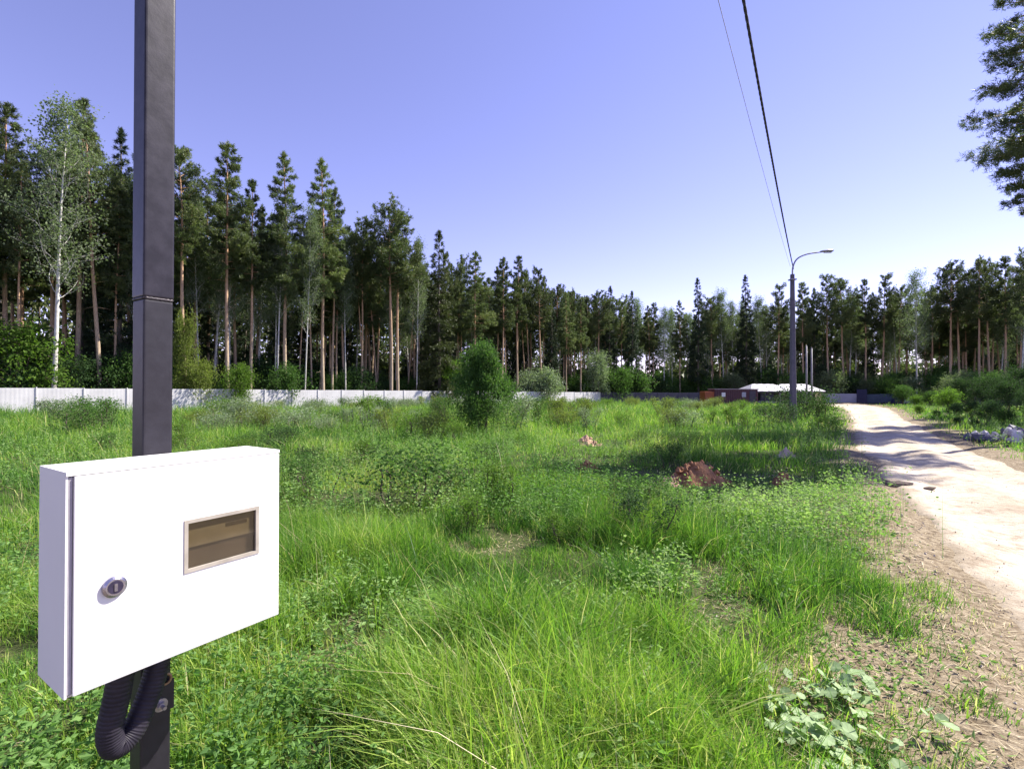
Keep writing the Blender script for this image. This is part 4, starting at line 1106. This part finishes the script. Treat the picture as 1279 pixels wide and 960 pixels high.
heap('sand_heap', 'pale sand heap far off left of the maroon container', 'sand heap', 853, 502, 6.5, 4.0, 1.0, M['pale_soil'], 8, 2)

def rock_mesh(seed, s=(1, 1, 0.7)):
    r2 = np.random.default_rng(seed)
    bm = bmesh.new(); bmesh.ops.create_icosphere(bm, subdivisions=1, radius=1.0)
    for v in bm.verts:
        v.co *= 1 + r2.uniform(-0.25, 0.2)
        v.co.x *= s[0]; v.co.y *= s[1]; v.co.z *= s[2]
    me = bpy.data.meshes.new('rock'); bm.to_mesh(me); bm.free(); return me
M['rubble_light'] = simple('light_rubble', (0.50, 0.47, 0.50), (0.36, 0.34, 0.38), 0.8, 3, bs=0.4, bd=0.03)
M['rubble_dark'] = simple('dark_rubble', (0.06, 0.06, 0.10), (0.10, 0.10, 0.14), 0.7, 3, bs=0.4, bd=0.03)
rx, ry = G(1266, 556)
t = thing('rubble_heap', 'heap of pale and dark rubble beside the road at the right picture edge', 'rubble heap', (rx + 0.6, ry + 0.6, gz(rx, ry)))
random.seed(14)
rms = [rock_mesh(50 + i, (1, random.uniform(.6, 1), random.uniform(.4, .7))) for i in range(6)]
for me in rms: me.materials.append(M['rubble_light'])
for i in range(46):
    a_ = random.uniform(0, 2 * PI); rr = random.uniform(0, 1) ** 0.6
    o = link('chunk', rms[i % 6], None, t)
    o.location = (math.cos(a_) * rr * 1.25, math.sin(a_) * rr * 0.8, 0.10 + (1 - rr) * random.uniform(0.05, 0.42))
    s_ = random.uniform(0.10, 0.24); o.scale = (s_, s_, s_); o.rotation_euler = (random.uniform(0, 6), random.uniform(0, 6), random.uniform(0, 6))
    if random.random() < 0.45:
        o.material_slots[0].link = 'OBJECT'; o.material_slots[0].material = M['rubble_dark']
# fallen branch / clods at the road edge
M['clod'] = simple('dark_clod', (0.10, 0.075, 0.06), (0.16, 0.12, 0.095), 0.95, 8, bs=0.6, bd=0.03)
for i, (px, py, s_, lab) in enumerate(((1104, 603, 0.16, 'small dark earth clod at the left road edge'), (1122, 607, 0.24, 'long dark earth clod at the left road edge, largest of three'), (1160, 612, 0.13, 'flat dark earth clod lying on the pale road'))):
    x, y = G(px, py); me = rock_mesh(70 + i, (1, 0.45, 0.32)); 
    o = link('earth_clod', me, M['clod']); o.location = (x, y, gz(x, y) + 0.03); o.scale = (s_,) * 3; o.rotation_euler = (0, 0, -0.3 + 0.2 * i)
    tag(o, lab, 'clod')

# pebbles and crumbs on the verge and the road
npb = 5500
r = 1.5 + 14 * rng.uniform(0, 1, npb) ** 1.5; yy = r * 0.75
dd = np.where(rng.uniform(0, 1, npb) < 0.75, rng.uniform(-0.3, 2.0, npb), rng.uniform(-2.8, 0, npb))
xx = road_l(yy) - dd / 0.84
zz = H(xx, yy) + np.where(dd < 0, 0.02, 0.004)
sz = (0.003 + 0.009 * rng.uniform(0, 1, npb) ** 3) * (1 + r * 0.06) * np.where(dd < 0, 0.6, 1)
o8 = np.array([(1, 0, 0), (-1, 0, 0), (0, 1, 0), (0, -1, 0), (0, 0, .7), (0, 0, -.7)])
V = (np.stack([xx, yy, zz], -1)[:, None, :] + o8[None] * sz[:, None, None] * rng.uniform(0.6, 1.4, (npb, 6, 1))).reshape(-1, 3)
Fp = (np.arange(npb)[:, None, None] * 6 + np.array([(0, 2, 4), (2, 1, 4), (1, 3, 4), (3, 0, 4), (2, 0, 5), (1, 2, 5), (3, 1, 5), (0, 3, 5)])[None]).reshape(-1, 3)
M['pebble'] = foliage('pebble_stone', [(0, (0.17, 0.13, 0.10)), (0.5, (0.30, 0.24, 0.19)), (1, (0.5, 0.45, 0.4))], 0.0, 0.9, 0.1, 0)
tag(link('pebbles', mesh_np('pebbles', V, [Fp], {'tint': np.repeat(rng.uniform(0, 1, npb), 6)}), M['pebble']), 'pebbles and earth crumbs scattered on the sandy verge', 'pebbles', kind='stuff')

# ------------------------------------------------------------------ grass
def polar(n, rmin, rmax, p_, half=58):
    """points spread around the viewpoint, thinning out with distance"""
    u = rng.uniform(0, 1, n)
    if abs(p_ - 1) < 1e-6: r = rmin * (rmax / rmin) ** u
    else: r = (rmin ** (1 - p_) + u * (rmax ** (1 - p_) - rmin ** (1 - p_))) ** (1 / (1 - p_))
    a = np.radians(rng.uniform(-half, half, n))
    return r * np.sin(a), r * np.cos(a), r

def bare_at(x, y):
    return sstep(0.64, 0.74, vn(x, y, 0.9, 35) * 0.65 + vn(x, y, 0.3, 37) * 0.35) * (1 - sstep(5, 9, y))
def colt_at(x, y):
    return 1 - sstep(0.30, 0.5, np.hypot((x - 1.45) / 1.2, (y - 2.3) / 0.9))

def cover(x, y):
    """how densely the meadow grows at a point, 0..1"""
    dl_ = dist_l(x, y); dr_ = dist_r(x, y)
    e0 = 0.35 + 1.35 * np.exp(-np.clip(y, 0, 99) / 3.2)
    j = 0.9 * (vn(x, y, 0.7, 31) - 0.5) + 0.5 * (vn(x, y, 0.25, 32) - 0.5)
    c = sstep(e0 - 0.25, e0 + 0.35, dl_ + j)
    c = np.maximum(c, (0.22 + 0.6 * sstep(0.25, 0.8, dl_)) * (dl_ > 0.0) * sstep(0.33, 0.55, vn(x, y, 0.4, 36)))
    tu = sstep(0.66, 0.78, vn(x, y, 0.42, 33)) * (dl_ > 0.25)                 # tufts on the verge
    c = np.maximum(c, 0.9 * tu)
    cr = sstep(0.2, 1.5, dr_ + 0.8 * (vn(x, y, 0.9, 34) - 0.5))
    c = np.where(dr_ > 0, cr, c)
    bare = bare_at(x, y)
    c = c * (1 - 0.85 * bare)
    c = c * (1 - 0.7 * colt_at(x, y))
    fl = (x + 34) - 0.942 * (y - 33)                    # behind the white fence
    c = np.where(fl < -1.5, c * 0.5, c)
    c = np.where((y > 20) & (np.hypot((x - 52) / 14, (y - 84) / 5) < 1), c * 0.3, c)
    for hx, hy, hr in heaps: c = np.where(np.hypot(x - hx, (y - hy)) < hr * 0.85, 0.0, c)
    mid_rd = (dl_ < 0) & (dr_ < 0)
    c = np.where(mid_rd, 0.0, c)
    return c

def patch(x, y): return vn(x, y, 2.2, 41) * 0.55 + vn(x, y, 0.7, 42) * 0.45

def grass_mesh(n, rmin, rmax, p_, tuft, segs, hmul=1.0, wmin=0.0048, wr=0.0009):
    x, y, r = polar(n, rmin, rmax, p_)
    c = cover(x, y); c0 = c * (1 - (1 - sstep(8, 20, r)) * 0.75 * (1 - sstep(0.28, 0.52, vn(x, y, 0.32, 51) * 0.6 + vn(x, y, 0.95, 52) * 0.4))); keep = rng.uniform(0, 1, n) < c0
    x, y, r, c = x[keep], y[keep], r[keep], c[keep]
    n = len(x)
    pt = patch(x, y)
    tall = 0.13 + 0.30 * sstep(0.25, 0.75, vn(x, y, 1.3, 43)) + 0.12 * sstep(8, 16, r) + 0.38 * sstep(18, 34, r) * (1 - 0.85 * sstep(0.12, 0.38, x / y))
    for hx, hy, hr in heaps: tall = tall * (0.3 + 0.7 * sstep(hr * 0.8, hr * 0.8 + 1.5, np.hypot(x - hx, (y - hy) * 0.6)))
    cl = vn(x, y, 0.32, 51) * 0.5 + vn(x, y, 0.95, 52) * 0.5
    nf = 1 - sstep(8, 20, r)
    tall = tall * (1 - nf + nf * (0.15 + 1.65 * cl))
    tall = tall * (0.35 + 0.65 * c) * hmul
    tall *= 0.6 + 0.4 * sstep(0.3, 1.8, dist_l(x, y)) * (dist_l(x, y) > 0)
    tb = np.clip(-0.06 + 0.86 * pt + rng.normal(0, 0.13, n), 0, 0.85)
    # blades per tuft
    X = np.repeat(x, tuft); Y = np.repeat(y, tuft); R = np.repeat(r, tuft); N_ = n * tuft
    sp = 0.025 + 0.006 * R
    X = X + rng.normal(0, 1, N_) * sp; Y = Y + rng.normal(0, 1, N_) * sp
    h = np.repeat(tall, tuft) * rng.uniform(0.35, 1.25, N_)
    w = np.maximum(wmin, wr * R) * rng.uniform(0.6, 1.5, N_)
    ld = rng.uniform(0, 2 * PI, N_) * 0.75 + np.repeat(vn(x, y, 3.0, 44), tuft) * 6
    lean = rng.uniform(0.05, 1.0, N_)
    T = np.clip(np.repeat(tb, tuft) + rng.normal(0, 0.09, N_), 0, 1)
    dry = rng.uniform(0, 1, N_) < (0.05 + 0.25 * (1 - np.repeat(c, tuft)))
    T = np.where(dry, rng.uniform(0.85, 1, N_), T)
    Z = H(X, Y) - 0.01
    # keep blades out of the meter box region and lens
    up = np.stack([np.zeros(N_)] * 2 + [np.ones(N_)], -1)
    L_ = np.stack([np.cos(ld), np.sin(ld), np.zeros(N_)], -1)
    tw = rng.uniform(0, PI, N_)
    S = np.stack([np.cos(tw), np.sin(tw), np.zeros(N_)], -1)
    B = np.stack([X, Y, Z], -1)
    rows = []
    for k in range(segs + 1):
        t_ = k / segs
        ctr = B + up * (h * t_ * (1 - 0.35 * lean * t_))[:, None] + L_ * (h * lean * t_ ** 1.8)[:, None]
        if k < segs:
            ww = (w * (1 - 0.55 * t_))[:, None] * 0.5
            rows += [ctr - S * ww, ctr + S * ww]
        else: rows.append(ctr)
    m_ = len(rows)
    V = np.stack(rows, 1).reshape(-1, 3)
    b = np.arange(N_)[:, None] * m_
    fq = [b + np.array([[2 * k, 2 * k + 1, 2 * k + 3, 2 * k + 2]]) for k in range(segs - 1)]
    ft = b + np.array([[m_ - 3, m_ - 2, m_ - 1]])
    fs = ([np.concatenate(fq)] if fq else []) + [ft]
    return mesh_np('grass', V, fs, {'tint': np.repeat(T, m_)})
gr = grass_mesh(27000, 1.0, 6.0, 0.35, 7, 3)
tag(link('meadow_grass', gr, M['grass']), 'tall green meadow grass in the foreground', 'grass', kind='stuff')
gr = grass_mesh(38000, 5.0, 95.0, 1.25, 7, 2, 1.0, 0.004, 0.0010)
tag(link('meadow_grass', gr, M['grass']), 'tall green grass of the wide meadow behind the foreground', 'grass', kind='stuff')
gr = grass_mesh(1200, 1.4, 5.0, 0.5, 9, 4, 1.2, 0.009, 0.0018)
tag(link('wide_blade_grass', gr, M['grass']), 'tufts of broad bladed grass at the bottom of the view', 'grass', kind='stuff')

gr = grass_mesh(420, 1.5, 14.0, 0.6, 3, 3, 1.75, 0.003, 0.0007)
tag(link('dry_stalks', gr, M['straw']), 'thin dry pale stalks standing above the green grass', 'dry stalks', kind='stuff')

# leafy weeds: stems with leaf whorls
def weeds_mesh(n, rmin, rmax, p_, nl, lsz, thr, seed, hmin=0.2, hmax=0.6, lr=0.0016):
    x, y, r = polar(n, rmin, rmax, p_)
    c = cover(x, y) * sstep(thr, thr + 0.18, vn(x, y, 1.4, seed) * 0.6 + vn(x, y, 5.0, seed + 1) * 0.4)
    k = rng.uniform(0, 1, n) < c
    x, y, r = x[k], y[k], r[k]; n = len(x)
    h = rng.uniform(hmin, hmax, n) + 0.35 * sstep(16, 32, r) * (dist_l(x, y) > 3) * (1 - sstep(0.12, 0.38, x / y))
    for hx, hy, hr in heaps: h = h * (0.3 + 0.7 * sstep(hr * 0.8, hr * 0.8 + 1.5, np.hypot(x - hx, (y - hy) * 0.6)))
    X = np.repeat(x, nl); Y = np.repeat(y, nl); Hh = np.repeat(h, nl); R = np.repeat(r, nl); N_ = n * nl
    f_ = rng.uniform(0.25, 1.0, N_); ph = rng.uniform(0, 2 * PI, N_)
    lx = np.repeat(rng.normal(0, 0.15, n), nl) * Hh * f_; ly = np.repeat(rng.normal(0, 0.15, n), nl) * Hh * f_
    C = np.stack([X + lx, Y + ly, H(X, Y) + Hh * f_], -1)
    Dr = unit(np.stack([np.cos(ph), np.sin(ph), rng.uniform(-0.3, 0.6, N_)], -1))
    s_ = np.maximum(lsz, lr * R) * rng.uniform(0.6, 1.4, N_) * (1.2 - 0.5 * f_)
    # leaf offset by petiole
    V, Fc = leaf_quads(C + Dr * (s_ * 0.35)[:, None], Dr, s_, 0.5, 0.08)
    T = np.clip(np.repeat(vn(x, y, 1.1, seed + 3), nl) * 0.7 + rng.uniform(0, 0.4, N_), 0, 1)
    Vs = [V]; fs = [Fc]; ts = [np.repeat(T, 4)]
    # stems
    B = np.stack([x, y, H(x, y)], -1); E = B + np.stack([0 * x, 0 * x, h], -1)
    S = rand_dirs(n) * np.maximum(0.0015, 0.0004 * r)[:, None]; S[:, 2] = 0
    Vt = np.stack([B - S, B + S, E], 1).reshape(-1, 3)
    Vs.append(Vt); ts.append(np.full(len(Vt), 0.3))
    return mesh_np('weeds', np.concatenate(Vs), [Fc, np.arange(n * 3).reshape(-1, 3) + len(V)], {'tint': np.concatenate(ts)})
tag(link('leafy_weeds', weeds_mesh(8500, 1.0, 7.0, 0.5, 15, 0.042, 0.34, 61, 0.10, 0.36), M['weeds']), 'leafy green weeds growing through the near grass', 'weeds', kind='stuff')
tag(link('leafy_weeds', weeds_mesh(17000, 6.0, 85.0, 1.1, 14, 0.045, 0.28, 71, 0.25, 0.75), M['weeds']), 'tall leafy weeds of the wide meadow', 'weeds', kind='stuff')

# straw litter lying on the verge
ns = 30000
x, y, r = polar(ns, 1.3, 14, 0.9, 56)
dl_ = dist_l(x, y)
k = (dl_ > -0.15) & (rng.uniform(0, 1, ns) < (1 - sstep(0.8, 2.6, dl_)) + 0.06 + bare_at(x, y))
x, y, r = x[k], y[k], r[k]; ns = len(x)
an = rng.uniform(0, 2 * PI, ns); ln = rng.uniform(0.03, 0.16, ns)
d = np.stack([np.cos(an), np.sin(an), rng.uniform(-0.05, 0.25, ns)], -1); sd_ = np.stack([-np.sin(an), np.cos(an), 0 * an], -1)
B = np.stack([x, y, H(x, y) + 0.006], -1); w = np.maximum(0.0016, 0.0006 * r)[:, None]
V = np.stack([B - sd_ * w, B + sd_ * w, B + d * ln[:, None]], 1).reshape(-1, 3)
tag(link('straw_litter', mesh_np('straw', V, [np.arange(ns * 3).reshape(-1, 3)], {'tint': np.repeat(rng.uniform(0, 1, ns), 3)}), M['straw']), 'dry straw and dead stems lying on the sandy verge', 'straw', kind='stuff')

x, y, r = polar(60000, 1.3, 12, 0.6, 56)
dl_ = dist_l(x, y)
k = (dl_ > 0.05) & (dl_ < 2.6) & (rng.uniform(0, 1, len(x)) < sstep(0.35, 0.65, vn(x, y, 0.35, 91)) * sstep(0.1, 0.9, dl_))
x, y, r = x[k], y[k], r[k]; n_ = len(x)
C = np.stack([x, y, H(x, y) + rng.uniform(0.005, 0.06, n_)], -1)
V, Fc = leaf_quads(C, unit(rand_dirs(n_) * [1, 1, 0.45] + [0, 0, 0.15]), rng.uniform(0.02, 0.055, n_), 0.4, 0.1)
tag(link('verge_plants', mesh_np('verge_plants', V, [Fc], {'tint': np.repeat(rng.uniform(0.2, 1, n_), 4)}), M['weeds']), 'tiny leafy plants creeping over the sandy verge', 'ground cover', kind='stuff')

# ------------------------------------------------------------------ broad leaved plants at the bottom right
def colt_leaf():
    """rounded, shallowly lobed leaf, base at origin, along +x"""
    k = 14; V = [(0.12, 0, 0.012)]
    for i in range(k + 1):
        a_ = -2.7 + 5.4 * i / k
        rr = 0.5 * (1 + 0.10 * (i % 2)) * (1 + 0.12 * math.cos(a_))
        V.append((0.5 + rr * math.cos(a_) * 1.0 - 0.02, rr * math.sin(a_) * 0.95, 0.07 * math.cos(a_ * 3) * 0.4 + 0.05 * abs(math.sin(a_))))
    V.append((0.45, 0, 0.02))
    c_ = len(V) - 1
    fs = [(c_, i, i + 1) for i in range(1, k + 1)] + [(c_, 0, 1), (c_, k + 1, 0)]
    a = Acc(); a.add(V, [fs], np.array([0.3] + [0.35 + 0.4 * (i % 2) for i in range(k + 1)] + [0.9])); return a.mesh('leaf')
leaf_me = colt_leaf(); leaf_me.materials.append(M['coltsfoot'])
stem_a = Acc(); stem_a.tube([(0, 0, -0.02), (0, 0, 0.03)], 0.006, 5); stem_me = stem_a.mesh('stem'); stem_me.materials.append(M['weeds'])
random.seed(77)
for i in range(44):
    px = random.gauss(1035, 65); py = random.uniform(840, 1030)
    if px > 1100: py = random.uniform(920, 1030)
    x, y = G(px, py)
    t = thing('broad_leaf_plant', 'low plant with pale rounded leaves on the verge at the bottom of the view', 'plant', (x, y, gz(x, y)), random.uniform(0, 6), 'pale broad leaved plants at the bottom of the view')
    link('stem', stem_me, None, t)
    for j in range(random.randint(6, 9)):
        o = link('leaf', leaf_me, None, t)
        a_ = j * 2.4 + random.uniform(-.3, .3); s_ = random.uniform(0.02, 0.07); rr = random.uniform(0.01, 0.06)
        o.location = (math.cos(a_) * rr, math.sin(a_) * rr, random.uniform(0.03, 0.12))
        o.rotation_euler = (random.uniform(-.6, .6), random.uniform(-0.7, 0.3), a_); o.scale = (s_,) * 3
print('objects', len(bpy.data.objects), 'trees', cnt, 'far', len(far_xy))
print('tris', sum(sum(len(p.vertices) - 2 for p in me.polygons) if len(me.polygons) < 3000 else len(me.polygons) * 2 for me in bpy.data.meshes))
